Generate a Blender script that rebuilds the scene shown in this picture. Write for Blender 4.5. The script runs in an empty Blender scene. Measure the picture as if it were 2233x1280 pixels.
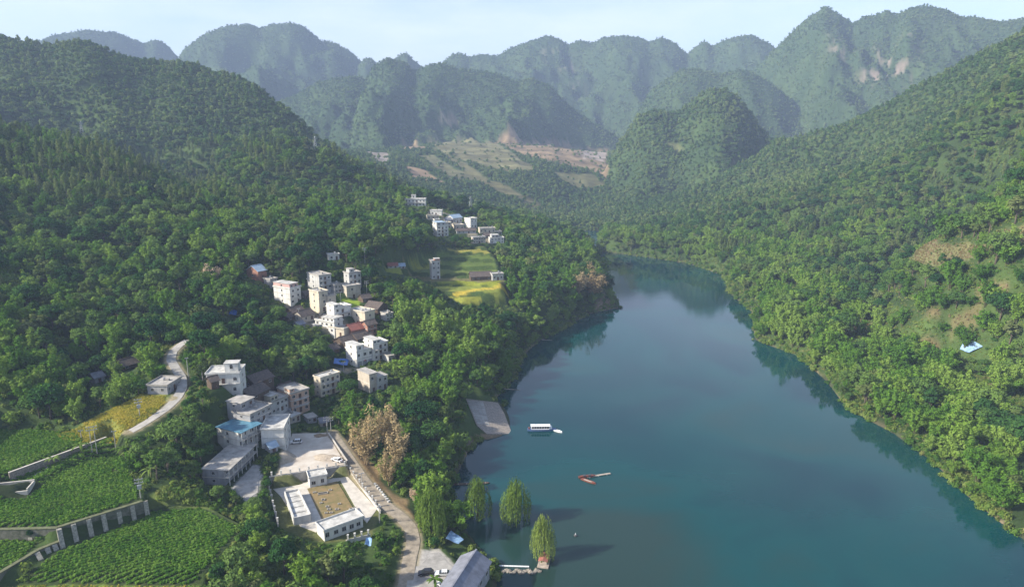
import bpy, bmesh, math, random
import numpy as np
from math import radians as RAD, sin, cos, pi
from mathutils import Vector, Matrix

# ------------------------------------------------------------------ camera, sky, sun, exposure
CAM_Z, PITCH, FPX = 126.0, RAD(12.5), 1508.0
scene = bpy.context.scene
COL = scene.collection
cam_data = bpy.data.cameras.new('camera')
cam = bpy.data.objects.new('camera', cam_data); COL.objects.link(cam)
cam.location = (0, 0, CAM_Z); cam.rotation_euler = (pi/2 - PITCH, 0, 0)
cam_data.sensor_width = 36.0; cam_data.lens = 36.0*FPX/2233.0
cam_data.clip_start = 1.0; cam_data.clip_end = 30000.0
scene.camera = cam

SUN_EL = RAD(32); SUN_AZ = RAD(-106)          # azimuth from +Y towards +X
sun_dir = Vector((sin(SUN_AZ)*cos(SUN_EL), cos(SUN_AZ)*cos(SUN_EL), sin(SUN_EL)))
sd = bpy.data.lights.new('sun', 'SUN'); sd.energy = 5.0; sd.angle = RAD(1.5); sd.color = (1.0, 0.92, 0.78)
so = bpy.data.objects.new('sun', sd); COL.objects.link(so)
so.rotation_euler = sun_dir.to_track_quat('Z', 'Y').to_euler(); so.location = (0, 0, 900)

world = bpy.data.worlds.new('World'); scene.world = world; world.use_nodes = True
nt = world.node_tree; nt.nodes.clear()
wo = nt.nodes.new('ShaderNodeOutputWorld'); bg = nt.nodes.new('ShaderNodeBackground')
sky = nt.nodes.new('ShaderNodeTexSky'); sky.sky_type = 'NISHITA'; sky.sun_disc = False
sky.sun_elevation = SUN_EL; sky.sun_rotation = SUN_AZ % (2*pi); sky.altitude = 300
sky.air_density = 1.0; sky.dust_density = 1.6; sky.ozone_density = 1.5
# thin high veil of cloud, laid over the sky by direction
tcw = nt.nodes.new('ShaderNodeTexCoord'); mpw = nt.nodes.new('ShaderNodeMapping')
mpw.inputs['Scale'].default_value = (1.2, 1.2, 5.0)
nzw = nt.nodes.new('ShaderNodeTexNoise'); nzw.inputs['Scale'].default_value = 2.2; nzw.inputs['Detail'].default_value = 7; nzw.inputs['Roughness'].default_value = 0.6
rpw = nt.nodes.new('ShaderNodeMapRange'); rpw.inputs['From Min'].default_value = 0.22; rpw.inputs['From Max'].default_value = 0.78
rpw.inputs['To Min'].default_value = 0.0; rpw.inputs['To Max'].default_value = 0.75
mxw = nt.nodes.new('ShaderNodeMix'); mxw.data_type = 'RGBA'; mxw.inputs[7].default_value = (5.5, 5.8, 7.0, 1)
nt.links.new(tcw.outputs['Generated'], mpw.inputs['Vector']); nt.links.new(mpw.outputs[0], nzw.inputs['Vector'])
spw = nt.nodes.new('ShaderNodeSeparateXYZ'); nt.links.new(tcw.outputs['Generated'], spw.inputs[0])
elw = nt.nodes.new('ShaderNodeMapRange'); elw.inputs['From Min'].default_value = 0.22; elw.inputs['From Max'].default_value = 0.6; elw.inputs['To Min'].default_value = 1.0; elw.inputs['To Max'].default_value = 0.25
nt.links.new(spw.outputs['Z'], elw.inputs['Value'])
mlw = nt.nodes.new('ShaderNodeMath'); mlw.operation = 'MULTIPLY'; nt.links.new(rpw.outputs[0], mlw.inputs[0]); nt.links.new(elw.outputs[0], mlw.inputs[1])
nt.links.new(nzw.outputs['Fac'], rpw.inputs['Value']); nt.links.new(mlw.outputs[0], mxw.inputs[0])
nt.links.new(sky.outputs[0], mxw.inputs[6]); nt.links.new(mxw.outputs[2], bg.inputs['Color'])
bg.inputs['Strength'].default_value = 0.11
nt.links.new(bg.outputs[0], wo.inputs['Surface'])

vs = scene.view_settings
vs.view_transform = 'Standard'; vs.look = 'None'; vs.exposure = 1.08; vs.gamma = 1.0; vs.use_curve_mapping = False
scene.render.engine = 'CYCLES'
cy = scene.cycles
cy.use_denoising = True
cy.max_bounces = 5; cy.diffuse_bounces = 2; cy.glossy_bounces = 3; cy.transmission_bounces = 3; cy.volume_bounces = 0
cy.transparent_max_bounces = 6; cy.caustics_reflective = False; cy.caustics_refractive = False
HAZE_DENSITY = 0.000175

rng = np.random.default_rng(7)
random.seed(7)

# ------------------------------------------------------------------ helpers
def tag(o, label=None, cat=None, group=None, kind=None):
    if label: o['label'] = label
    if cat: o['category'] = cat
    if group: o['group'] = group
    if kind: o['kind'] = kind
    return o

def empty(name, loc=(0, 0, 0), rz=0.0):
    o = bpy.data.objects.new(name, None); COL.objects.link(o)
    o.empty_display_size = 0.5
    o.location = loc; o.rotation_euler = (0, 0, rz)
    return o

def ray(px, py):
    a = (px-1116.5)/FPX; b = (640.0-py)/FPX
    return np.array([a, cos(PITCH)+b*sin(PITCH), -sin(PITCH)+b*cos(PITCH)])

def at_z(px, py, z=0.0):
    d = ray(px, py); t = (z-CAM_Z)/d[2]
    return np.array([d[0]*t, d[1]*t, z])

def at_r(px, py, r):
    d = ray(px, py); t = r/math.hypot(d[0], d[1])
    return np.array([d[0]*t, d[1]*t, CAM_Z+d[2]*t])

def at_d(px, py, dep):
    d = ray(px, py); t = dep/d[1]
    return np.array([d[0]*t, dep, CAM_Z+d[2]*t])

def project(x, y, z):
    """pixel (2233 wide) and depth of world points"""
    x = np.asarray(x, float); y = np.asarray(y, float); z = np.asarray(z, float)-CAM_Z
    f = y*cos(PITCH)-z*sin(PITCH); u = y*sin(PITCH)+z*cos(PITCH)
    f = np.where(np.abs(f) < 1e-3, 1e-3, f)
    return 1116.5+FPX*x/f, 640.0-FPX*u/f, f

class MB:
    """collects simple solids; build() links them as one mesh object"""
    def __init__(s): s.v = []; s.f = []
    def add(s, vs_, fs_):
        n = len(s.v); s.v.extend([tuple(p) for p in vs_]); s.f.extend([tuple(i+n for i in f) for f in fs_]); return s
    def box(s, x0, x1, y0, y1, z0, z1, M=None):
        vs_ = [Vector(p) for p in ((x0,y0,z0),(x1,y0,z0),(x1,y1,z0),(x0,y1,z0),(x0,y0,z1),(x1,y0,z1),(x1,y1,z1),(x0,y1,z1))]
        if M is not None: vs_ = [M @ p for p in vs_]
        return s.add(vs_, [(0,3,2,1),(4,5,6,7),(0,1,5,4),(1,2,6,5),(2,3,7,6),(3,0,4,7)])
    def prism(s, poly, z0, z1):
        n = len(poly)
        vs_ = [(p[0], p[1], z0) for p in poly]+[(p[0], p[1], z1) for p in poly]
        fs_ = [tuple(range(n-1, -1, -1)), tuple(range(n, 2*n))]+[(i, (i+1) % n, n+(i+1) % n, n+i) for i in range(n)]
        return s.add(vs_, fs_)
    def tube(s, pts, radii, n=6, cap=True):
        pts = [Vector(p) for p in pts]; rings = []
        base = len(s.v)
        for i, p in enumerate(pts):
            d = (pts[min(i+1, len(pts)-1)]-pts[max(i-1, 0)])
            if d.length < 1e-6: d = Vector((0, 0, 1))
            d.normalize()
            a = d.cross(Vector((0.31, 0.95, 0.05)));
            if a.length < 1e-3: a = d.cross(Vector((1, 0, 0)))
            a.normalize(); b = d.cross(a)
            r = radii[i] if hasattr(radii, '__len__') else radii
            for k in range(n):
                t = 2*pi*k/n; s.v.append(tuple(p+(a*cos(t)+b*sin(t))*r))
        for i in range(len(pts)-1):
            for k in range(n):
                k2 = (k+1) % n
                s.f.append((base+i*n+k, base+i*n+k2, base+(i+1)*n+k2, base+(i+1)*n+k))
        if cap:
            s.f.append(tuple(base+k for k in range(n-1, -1, -1))); s.f.append(tuple(base+(len(pts)-1)*n+k for k in range(n)))
        return s
    def mesh(s, name, mat, smooth=False):
        me = bpy.data.meshes.new(name); me.from_pydata(s.v, [], s.f)
        if mat is not None: me.materials.append(mat)
        if smooth: me.polygons.foreach_set('use_smooth', [True]*len(me.polygons))
        me.update(); return me
    def build(s, name, mat, parent=None, smooth=False):
        o = bpy.data.objects.new(name, s.mesh(name, mat, smooth)); COL.objects.link(o)
        if parent is not None: o.parent = parent
        return o

def link_mesh(name, me, parent=None, loc=(0, 0, 0), rz=0.0, scale=None):
    o = bpy.data.objects.new(name, me); COL.objects.link(o)
    o.location = loc; o.rotation_euler = (0, 0, rz)
    if scale is not None: o.scale = scale if hasattr(scale, '__len__') else (scale,)*3
    if parent is not None: o.parent = parent
    return o

# ------------------------------------------------------------------ numpy noise
_perm = np.random.default_rng(3).permutation(4096)
_grad = np.random.default_rng(4).uniform(0, 2*pi, 4096); _gx, _gy = np.cos(_grad), np.sin(_grad)
def perlin(x, y):
    xi = np.floor(x).astype(int); yi = np.floor(y).astype(int); xf = x-xi; yf = y-yi
    def g(ix, iy, dx, dy):
        h = _perm[(_perm[ix & 4095]+iy) & 4095]; return _gx[h]*dx+_gy[h]*dy
    u = xf*xf*xf*(xf*(xf*6-15)+10); v = yf*yf*yf*(yf*(yf*6-15)+10)
    a = g(xi, yi, xf, yf); b = g(xi+1, yi, xf-1, yf); c = g(xi, yi+1, xf, yf-1); d = g(xi+1, yi+1, xf-1, yf-1)
    return (a+(b-a)*u)*(1-v)+(c+(d-c)*u)*v
def fbm(x, y, lam, octs=4, ridged=False):
    s = 0; a = 1.0; f = 1.0/lam; t = 0
    for k in range(octs):
        n = perlin(x*f+17.3*k, y*f-9.1*k)
        s = s+a*((1-np.abs(n)*2) if ridged else n); t += a; a *= 0.5; f *= 2.03
    return s/t
def sstep(a, b, x):
    t = np.clip((x-a)/(b-a), 0, 1); return t*t*(3-2*t)
def in_poly(x, y, poly):
    c = np.zeros(np.shape(x), bool); n = len(poly)
    for i in range(n):
        x1, y1 = poly[i][:2]; x2, y2 = poly[(i+1) % n][:2]
        if y1 == y2: continue
        k = ((y1 > y) != (y2 > y)) & (x < (x2-x1)*(y-y1)/(y2-y1)+x1); c ^= k
    return c
def d_line(x, y, pts, closed=False):
    """distance to a polyline and the interpolated third coordinate there"""
    best = np.full(np.shape(x), 1e18); zz = np.zeros(np.shape(x)); n = len(pts)
    for i in range(n if closed else n-1):
        p = pts[i]; q = pts[(i+1) % n]; dx = q[0]-p[0]; dy = q[1]-p[1]; L = dx*dx+dy*dy+1e-9
        t = np.clip(((x-p[0])*dx+(y-p[1])*dy)/L, 0, 1)
        d = (x-p[0]-t*dx)**2+(y-p[1]-t*dy)**2
        m = d < best; best = np.where(m, d, best)
        if len(p) > 2: zz = np.where(m, p[2]+t*(q[2]-p[2]), zz)
    return np.sqrt(best), zz

# ------------------------------------------------------------------ materials
def new_mat(name):
    m = bpy.data.materials.new(name); m.use_nodes = True
    n = m.node_tree.nodes; n.clear()
    out = n.new('ShaderNodeOutputMaterial')
    return m, m.node_tree, out

def mat(name, col, rough=0.8, var=0.25, scale=1.5, col2=None, bump=0.0, metal=0.0, spec=0.3, streak=False):
    """plain surface with blotches, grain and faint weathering"""
    m, t, out = new_mat(name); N = t.nodes.new; L = t.links.new
    b = N('ShaderNodeBsdfPrincipled'); b.inputs['Roughness'].default_value = rough; b.inputs['Metallic'].default_value = metal
    b.inputs['Specular IOR Level'].default_value = spec
    tc = N('ShaderNodeNewGeometry'); mp = N('ShaderNodeMapping')
    if streak: mp.inputs['Scale'].default_value = (1, 1, 0.18)
    nz = N('ShaderNodeTexNoise'); nz.inputs['Scale'].default_value = scale; nz.inputs['Detail'].default_value = 6; nz.inputs['Roughness'].default_value = 0.65
    rp = N('ShaderNodeMapRange'); rp.inputs['From Min'].default_value = 0.3; rp.inputs['From Max'].default_value = 0.7
    mx = N('ShaderNodeMix'); mx.data_type = 'RGBA'
    c2 = col2 or tuple(c*(1-var*1.4) for c in col)
    mx.inputs[6].default_value = (*c2, 1); mx.inputs[7].default_value = (*tuple(min(1, c*(1+var*0.35)) for c in col), 1)
    L(tc.outputs['Position'], mp.inputs['Vector']); L(mp.outputs[0], nz.inputs['Vector']); L(nz.outputs['Fac'], rp.inputs['Value'])
    L(rp.outputs[0], mx.inputs[0]); L(mx.outputs[2], b.inputs['Base Color'])
    if bump:
        bp = N('ShaderNodeBump'); bp.inputs['Strength'].default_value = bump; bp.inputs['Distance'].default_value = 0.1
        L(nz.outputs['Fac'], bp.inputs['Height']); L(bp.outputs[0], b.inputs['Normal'])
    L(b.outputs[0], out.inputs['Surface'])
    return m

def leaf_mat(name, dark, mid, light, transl=0.35, patch=55.0):
    """foliage: each plant its own tone, with stands of lighter and darker plants"""
    m, t, out = new_mat(name); N = t.nodes.new; L = t.links.new
    oi = N('ShaderNodeObjectInfo'); ge = N('ShaderNodeNewGeometry')
    nz = N('ShaderNodeTexNoise'); nz.inputs['Scale'].default_value = 1.0/patch; nz.inputs['Detail'].default_value = 3
    L(ge.outputs['Position'], nz.inputs['Vector'])
    ad = N('ShaderNodeMath'); ad.operation = 'MULTIPLY_ADD'; ad.inputs[1].default_value = 0.85
    L(oi.outputs['Random'], ad.inputs[0])
    ms = N('ShaderNodeMapRange'); ms.inputs['From Min'].default_value = 0.3; ms.inputs['From Max'].default_value = 0.7
    ms.inputs['To Min'].default_value = -0.2; ms.inputs['To Max'].default_value = 0.45
    L(nz.outputs['Fac'], ms.inputs['Value']); L(ms.outputs[0], ad.inputs[2])
    rl = N('ShaderNodeMath'); rl.operation = 'MULTIPLY_ADD'; rl.inputs[1].default_value = 0.22; L(ge.outputs['Random Per Island'], rl.inputs[0]); L(ad.outputs[0], rl.inputs[2])
    cr = N('ShaderNodeValToRGB'); e = cr.color_ramp.elements
    e[0].position = 0.05; e[0].color = (*dark, 1); e[1].position = 1.0; e[1].color = (*light, 1)
    k = cr.color_ramp.elements.new(0.5); k.color = (*mid, 1)
    e[-1].position = 0.9; k = cr.color_ramp.elements.new(1.12 if False else 1.0); k.color = (light[0]*1.12, light[1]*1.08, light[2]*1.3, 1)
    L(rl.outputs[0], cr.inputs[0])
    df = N('ShaderNodeBsdfDiffuse'); tr = N('ShaderNodeBsdfTranslucent'); mx = N('ShaderNodeMixShader'); mx.inputs[0].default_value = transl
    L(cr.outputs[0], df.inputs['Color']); L(cr.outputs[0], tr.inputs['Color'])
    L(df.outputs[0], mx.inputs[1]); L(tr.outputs[0], mx.inputs[2]); L(mx.outputs[0], out.inputs['Surface'])
    return m
# ------------------------------------------------------------------ the lie of the land
# points read off the photograph: (px, py, 'z', height above the river) or (px, py, 'r', metres away)
CTRL = [
 # left wooded slope
 (0,830,'r',255),(0,700,'r',300),(0,560,'r',380),(0,420,'r',470),(0,300,'r',570),
 (200,850,'r',275),(200,700,'r',320),(200,560,'r',400),(200,420,'r',490),(200,335,'r',580),
 (400,740,'r',315),(400,640,'r',360),(400,500,'r',450),(400,425,'r',550),
 (550,700,'r',345),(550,600,'r',395),(550,500,'r',480),(550,440,'r',580),
 (700,560,'r',420),(700,480,'r',520),(700,430,'r',640),
 (850,545,'r',470),(850,475,'r',600),(905,450,'r',650),(1000,500,'r',600),(1080,525,'r',590),
 (1000,600,'r',480),(1000,660,'r',430),(1100,560,'r',560),(1200,570,'r',580),(1250,630,'r',510),(1150,690,'r',420),
 (900,700,'r',370),(900,800,'r',320),(950,860,'r',300),(1000,760,'r',350),(1060,810,'r',332),
 # village
 (620,655,'r',375),(700,690,'r',362),(770,790,'r',325),(690,865,'r',292),(497,857,'r',252),(560,905,'r',252),(500,1000,'z',13.5),(470,1060,'z',12),(450,1010,'z',14),(590,940,'z',12.5),
 (650,980,'z',10),(540,1060,'z',10),(850,1000,'z',7),(850,900,'z',10),(950,1060,'z',3.5),(980,1000,'z',3.5),(870,1110,'z',6),(900,1190,'z',4.5),
 (890,1270,'z',4),(600,1260,'z',9),(750,1230,'z',7),(500,1190,'z',10.5),(380,830,'z',32),(372,770,'z',37),(345,850,'z',31),
 (240,905,'z',27),(70,985,'z',21.5),(150,1060,'z',18),(300,1180,'z',13.4),(120,1240,'z',13.4),(20,1210,'z',14.8),(450,960,'z',20),(420,1040,'z',17),
 # right bank
 (1700,650,'r',500),(1800,710,'r',425),(1800,600,'r',560),(1900,810,'r',352),(2000,700,'r',430),(2100,545,'r',600),(2230,520,'r',560),
 (2233,800,'r',330),(2233,1000,'r',250),(2100,900,'r',290),(2000,640,'r',480),(2233,650,'r',430),(1700,560,'r',640),(1500,500,'r',840),
 (1400,525,'r',800),(1600,440,'r',900),(1800,400,'r',850),(2000,350,'r',760),(2233,300,'r',700),(2233,430,'r',620),(2000,470,'r',640),(1800,500,'r',700),
 # valley head and terraced slopes
 (1100,460,'r',1050),(1200,400,'r',1300),(1000,400,'r',1250),(1200,325,'r',1600),(1000,315,'r',1650),(900,400,'r',1150),(800,345,'r',1350),
 (1350,440,'r',1200),(1280,480,'r',1080),(1450,400,'r',1350),
]
pts = [at_z(a, b, v) if k == 'z' else at_d(a, b, v) for a, b, k, v in CTRL]
pts += [np.array(p, float) for p in [
 (-240,130,32),(-330,150,50),(-430,200,80),(-470,330,118),(-420,60,60),(-300,20,40),(-520,480,160),(-560,100,90),(-430,470,150),(-120,100,14),(-60,90,5),(-160,20,22),
 (-330,700,70),(-100,760,62),(100,1250,16),(330,330,45),(430,250,90),(520,520,170),(560,330,150),(330,150,25),(280,60,15),
 (-1500,1800,80),(-600,2200,80),(0,2400,80),(900,2300,80),(2000,1800,90),(-2600,3200,80),(-800,4200,80),(900,4200,80),(2800,3200,80),(-3400,4600,80),(3600,4600,80),(0,6500,80),(-1300,900,120),(1500,800,200),(2500,1200,200),(-2200,1200,150)]]
pts = np.array(pts)
def uv(x, y):
    return np.arctan2(x, y)*1.6, np.log(np.hypot(x, y))
cu, cv = uv(pts[:, 0], pts[:, 1])
c_ = 0.05
K = np.sqrt((cu[:, None]-cu)**2+(cv[:, None]-cv)**2+c_**2)
n_ = len(pts); A = np.zeros((n_+1, n_+1)); A[:n_, :n_] = -K+np.eye(n_)*0.004
A[:n_, n_] = 1; A[n_, :n_] = 1
W_ = np.linalg.solve(A, np.append(pts[:, 2], 0))

# the sheet: finer near the village, coarser towards the mountains
NT, NR = 660, 880
TH = np.linspace(RAD(-66), RAD(56), NT); R0, R1 = 40.0, 7000.0
LR = np.linspace(math.log(R0), math.log(R1), NR)
TT, LL = np.meshgrid(TH, LR, indexing='ij'); RR = np.exp(LL)
GX, GY = RR*np.sin(TT), RR*np.cos(TT)
Z = np.full(GX.shape, W_[n_])
gu, gv = uv(GX, GY)
for i in range(n_):
    Z -= W_[i]*np.sqrt((gu-cu[i])**2+(gv-cv[i])**2+c_**2)

# hills and mountains by their skylines: (px, py) at r metres; slope to the front and back
def skyline(pl, r, sf, sb, top=0.0, gully=50.0, lam=260.0, round_=12.0, seed=0.0):
    global Z
    q = [(at_d if seed < 4 else at_r)(a[0], a[1], a[2] if len(a) > 2 else r) for a in pl]
    th = np.array([math.atan2(p[0], p[1]) for p in q]); o = np.argsort(th)
    th = th[o]; zz = np.array([p[2]-top for p in q])[o]; rr = np.array([math.hypot(p[0], p[1]) for p in q])[o]
    wob = fbm(GX+seed*911, GY, lam*1.6, 3)
    # spurs run out from the summits: bend the bearing a little below the crest
    d0 = np.abs(RR-np.interp(TT, th, rr))
    tw = TT+wob*sstep(0, 500, d0)*lam*1.1/RR
    zr = np.interp(tw, th, zz, left=-500, right=-500); ri = np.interp(tw, th, rr)
    ze = np.interp(tw, [th[0]-0.12, th[0], th[-1], th[-1]+0.12], [1, 0, 0, 1])
    zr = np.where(tw < th[0], zz[0]-900*(th[0]-tw), np.where(tw > th[-1], zz[-1]-900*(tw-th[-1]), zr))
    dr = RR-ri+wob*lam*0.35*sstep(30, 400, d0)
    s = np.where(dr < 0, sf, sb)
    drop = s*(np.sqrt(dr*dr+round_*round_)-round_)
    rid = fbm(GX-seed*333, GY+seed*77, lam, 5, True)
    r2 = fbm(GX+seed*51, GY-seed*13, lam*.33, 4, True); big = 1.0 if seed >= 4 else .35
    z = zr-drop-gully*sstep(4, 130, drop)*(1-rid)*(1.55 if seed >= 4 else 1.15)+gully*(.58 if seed >= 4 else .42)*sstep(4, 130, drop)-big*gully*.62*sstep(6, 90, drop)*(1-r2)
    k = 14.0
    h = np.clip(0.5+0.5*(z-Z)/k, 0, 1); Z = Z*(1-h)+z*h+k*h*(1-h)*0.5

SKY = {}
skyline([(-500,150,950),(-300,110,1000),(0,75),(60,85),(100,92),(150,82),(190,78),(225,95),(280,118),(340,124),(400,128,1040),(470,150,1020),(520,162,1000),(560,185,980),(600,212,960),(650,250,940),(700,292,920),(760,330,900),(820,365,880),(880,402,860),(960,450,840)],
        1050, 0.47, 0.7, top=8, gully=34, lam=190, round_=18, seed=1)
skyline([(440,430,690),(500,342,715),(560,310,735),(620,303,745),(680,312,745),(730,338,735),(800,385,715),(900,440,690)], 740, 0.5, 0.6, top=7, gully=16, lam=120, seed=2)
skyline([(2700,-220,860),(2500,-100,900),(2233,62,950),(2100,125,1000),(1980,190,1050),(1850,262,1110),(1750,290,1140),(1690,300,1150),(1650,330,1150),(1560,380,1120),(1480,425,1090),(1400,472,1030),(1345,497,975)],
        1000, 0.42, 0.6, top=8, gully=26, lam=190, round_=25, seed=3)
skyline([(600,218),(640,198),(670,185),(690,170),(730,163),(770,158),(800,168),(812,140),(845,123),(880,130),(905,152),(930,139),(960,133),(1000,146),(1060,150),(1100,160),(1130,172),(1160,166),(1200,182),(1230,215),(1260,240),(1300,266),(1340,288),(1380,325),(1420,370)],
        2120, 0.62, 0.8, top=7, gully=95, lam=330, round_=12, seed=4)
skyline([(1300,400),(1330,345),(1350,305),(1372,278),(1390,246),(1420,236),(1480,238),(1510,214),(1540,192),(1580,186),(1610,206),(1640,246),(1670,286),(1710,315),(1760,350),(1820,390)],
        1430, 0.62, 0.9, top=7, gully=45, lam=210, round_=8, seed=5)
skyline([(1300,330),(1350,305),(1385,255),(1415,200),(1450,172),(1485,150),(1525,148),(1570,160),(1612,146),(1650,158),(1700,190),(1740,235),(1800,280),(1900,330)],
        2150, 0.6, 0.8, top=5, gully=80, lam=320, round_=10, seed=6)
skyline([(20,140),(60,105),(100,84),(150,70),(190,67),(250,70),(300,86),(312,93),(340,82),(365,96),(390,126),(420,170),(470,230)], 3300, 0.6, 0.8, top=4, gully=120, lam=500, seed=7)
skyline([(330,210),(370,160),(400,106),(440,76),(500,55),(545,52),(566,60),(590,52),(630,47),(662,56),(700,91),(730,93),(762,112),(790,136),(830,170),(900,220)], 2950, 0.62, 0.8, top=4, gully=130, lam=480, seed=8)
skyline([(740,190),(775,150),(795,126),(815,132),(835,160),(862,126),(885,112),(906,132),(925,147),(960,136),(985,118),(1005,112),(1026,121),(1050,116),(1085,119),(1110,106),(1160,86),(1190,78),(1220,85),(1240,96),(1262,88),(1290,91),(1320,79),(1360,75),(1395,82),(1415,90),(1442,82),(1475,96),(1500,120),(1517,104),(1537,88),(1556,99),(1572,90),(1600,78),(1640,76),(1670,90),(1692,106),(1730,140),(1800,210)],
        2850, 0.62, 0.8, top=4, gully=130, lam=430, seed=9)
skyline([(1440,330),(1500,255),(1560,202),(1610,172),(1655,140),(1692,106),(1722,75),(1762,40),(1800,14),(1830,30),(1862,52),(1882,35),(1912,31),(1936,18),(1957,29),(1990,13),(2020,8),(2062,20),(2100,35),(2150,40),(2190,46),(2233,42),(2400,25),(2700,60)],
        2420, 0.66, 0.8, top=4, gully=120, lam=400, seed=10)
near_w = 1-sstep(350, 800, RR)
Z += fbm(GX, GY, 60, 4)*(2.0+10*(1-near_w))+fbm(GX, GY, 400, 2)*14*(1-near_w)*sstep(1200, 2000, RR)

# river outline (photograph's waterline, unprojected on the water plane)
SH_L = [(1085,1300),(1078,1240),(1050,1200),(1010,1150),(985,1110),(985,1060),(1005,1015),(1030,965),(1062,952),(1116,942),(1094,884),(1080,868),(1098,850),(1112,835),(1130,800),(1150,765),(1180,740),(1230,718),(1262,695),(1296,680),(1350,671),(1338,652),(1325,620),(1318,585),(1300,562),(1282,545),(1262,535),(1225,525),(1180,520)]
SH_R = [(1180,504),(1310,503),(1303,548),(1400,560),(1500,574),(1576,600),(1592,640),(1640,680),(1648,742),(1740,775),(1800,828),(1850,892),(1950,945),(2040,1010),(2110,1080),(2200,1152),(2300,1225),(2420,1290)]
RIVER = [at_z(*p)[:2] for p in SH_L+SH_R]+[np.array(p, float) for p in [(215,70),(220,-300),(-20,-300),(-14,60),(-10,120)]]
dsh, _ = d_line(GX, GY, RIVER, True)
wet = in_poly(GX, GY, RIVER)
dsh = dsh+fbm(GX, GY, 14, 3)*2.2*(1-sstep(10, 30, dsh))*(RR < 1500)
land = np.maximum(Z, 0.8+np.minimum(dsh, 40)*0.10); land = np.minimum(land, 0.25+np.maximum(dsh, 0)*0.85+np.maximum(dsh-6, 0)**1.2*0.5)
Z = np.where(wet, -np.minimum(0.35*np.maximum(dsh, 0), 7.0)-0.1, np.maximum(land, 0.25))
Z = np.where(RR > 1600, np.maximum(Z, 3), Z)

def zat_grid(Zg, x, y):
    x = np.asarray(x, float); y = np.asarray(y, float)
    i = (np.arctan2(x, y)-TH[0])/(TH[1]-TH[0]); j = (np.log(np.maximum(np.hypot(x, y), R0*1.001))-LR[0])/(LR[1]-LR[0])
    i = np.clip(i, 0, NT-1.001); j = np.clip(j, 0, NR-1.001); a = i.astype(int); b = j.astype(int); fa = i-a; fb = j-b
    return (Zg[a, b]*(1-fb)+Zg[a, b+1]*fb)*(1-fa)+(Zg[a+1, b]*(1-fb)+Zg[a+1, b+1]*fb)*fa
def zat(x, y): return zat_grid(Z, x, y)
def ground(px, py, rmin=150.0):
    """where the line of sight through a pixel meets the land"""
    d = ray(px, py); h = math.hypot(d[0], d[1]); r = np.exp(np.linspace(math.log(rmin), math.log(6500), 5000))
    x = d[0]/h*r; y = d[1]/h*r; zr = CAM_Z+d[2]/h*r
    hit = np.nonzero(zr <= np.maximum(zat(x, y), 0))[0]
    k = hit[0] if len(hit) else len(r)-1
    return np.array([x[k], y[k], zr[k]])

# level ground: fields, yards and terraces (pixel outline, height, blend width)
def pxpoly(pl, z): return [at_z(a, b, z)[:2] for a, b in pl]
PADS = {
 'lower_field':   ([(330,1114),(440,1106),(530,1150),(425,1268),(55,1262),(96,1222),(136,1198),(318,1124)], 13.4, 0.5),
 'upper_field':   ([(-30,1068),(40,1060),(130,1012),(240,966),(272,1000),(304,1062),(306,1090),(126,1150),(-30,1152)], 18.0, 0.2),
 'far_field':     ([(-40,935),(90,936),(172,946),(188,962),(100,1008),(20,1052),(-40,1066)], 21.5, 3.0),
 'small_field':   ([(-40,1172),(60,1176),(85,1184),(55,1216),(-40,1275)], 14.8, 0.8),
 'strip_field':   ([(0,1284),(55,1276),(430,1278),(440,1340),(-40,1340)], 12.0, 2.0),
 'yard':          ([(598,1042),(636,944),(716,942),(757,1016)], 10.0, 2.0),
 'compound':      ([(586,1060),(760,1034),(830,1118),(806,1180),(690,1182),(608,1150)], 6.5, 1.0),
 'street':        ([(505,1063),(556,1008),(574,1030),(562,1076),(536,1092)], 11.0, 5.0),
 'car_park':      ([(900,1206),(960,1196),(992,1232),(1000,1320),(862,1320),(876,1256)], 4.0, 2.0),
 'village_paddy': ([(727,668),(740,654),(790,655),(775,672),(750,676)], None, 3.0),
}
PADW = {}
for k_, (pl, z, bw) in list(PADS.items()):
    if z is None:
        z = float(ground(sum(p[0] for p in pl)/len(pl), sum(p[1] for p in pl)/len(pl))[2])+0.5; PADS[k_] = (pl, z, bw)
    w = pxpoly(pl, z); PADW[k_] = w
    box = (GX > min(p[0] for p in w)-40) & (GX < max(p[0] for p in w)+40) & (GY > min(p[1] for p in w)-40) & (GY < max(p[1] for p in w)+40)
    x, y = GX[box], GY[box]; d, _ = d_line(x, y, w, True); d = np.where(in_poly(x, y, w), -d, d)
    t = 1-sstep(0, bw+2.0, d-0.6)
    Z[box] = Z[box]*(1-t)+z*t
# rice field by the road leans a little, and the big terraces step down to the river
rice_w = [at_z(a, b, z)[:2] for a, b, z in [(115,918,26.5),(200,902,27),(300,872,28),(368,858,29),(362,886,28),(322,912,27),(250,942,25.5),(130,940,25.5)]]
TERR = [ground(a, b) for a, b in [(826,558),(880,542),(960,536),(1066,550),(1098,590),(1116,640),(1114,670),(1006,670),(952,632),(900,604),(836,592)]]
box = in_poly(GX, GY, TERR)
dT, _ = d_line(GX, GY, TERR, True)
slope_T = 16+0.125*(GY-380)+0.02*GX
stepT = slope_T/2.1; terr_idx = np.floor(stepT+fbm(GX, GY, 90, 2)*1.1)
fr = stepT+fbm(GX, GY, 90, 2)*1.1-terr_idx
zt = (terr_idx-fbm(GX, GY, 90, 2)*1.1+sstep(0.86, 1.0, fr))*2.1
# keep the mean height of the slope there
off = np.mean(Z[box]-slope_T[box])
wT = sstep(0, 8, dT)*box
Z = Z*(1-wT)+(zt+off)*wT

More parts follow.
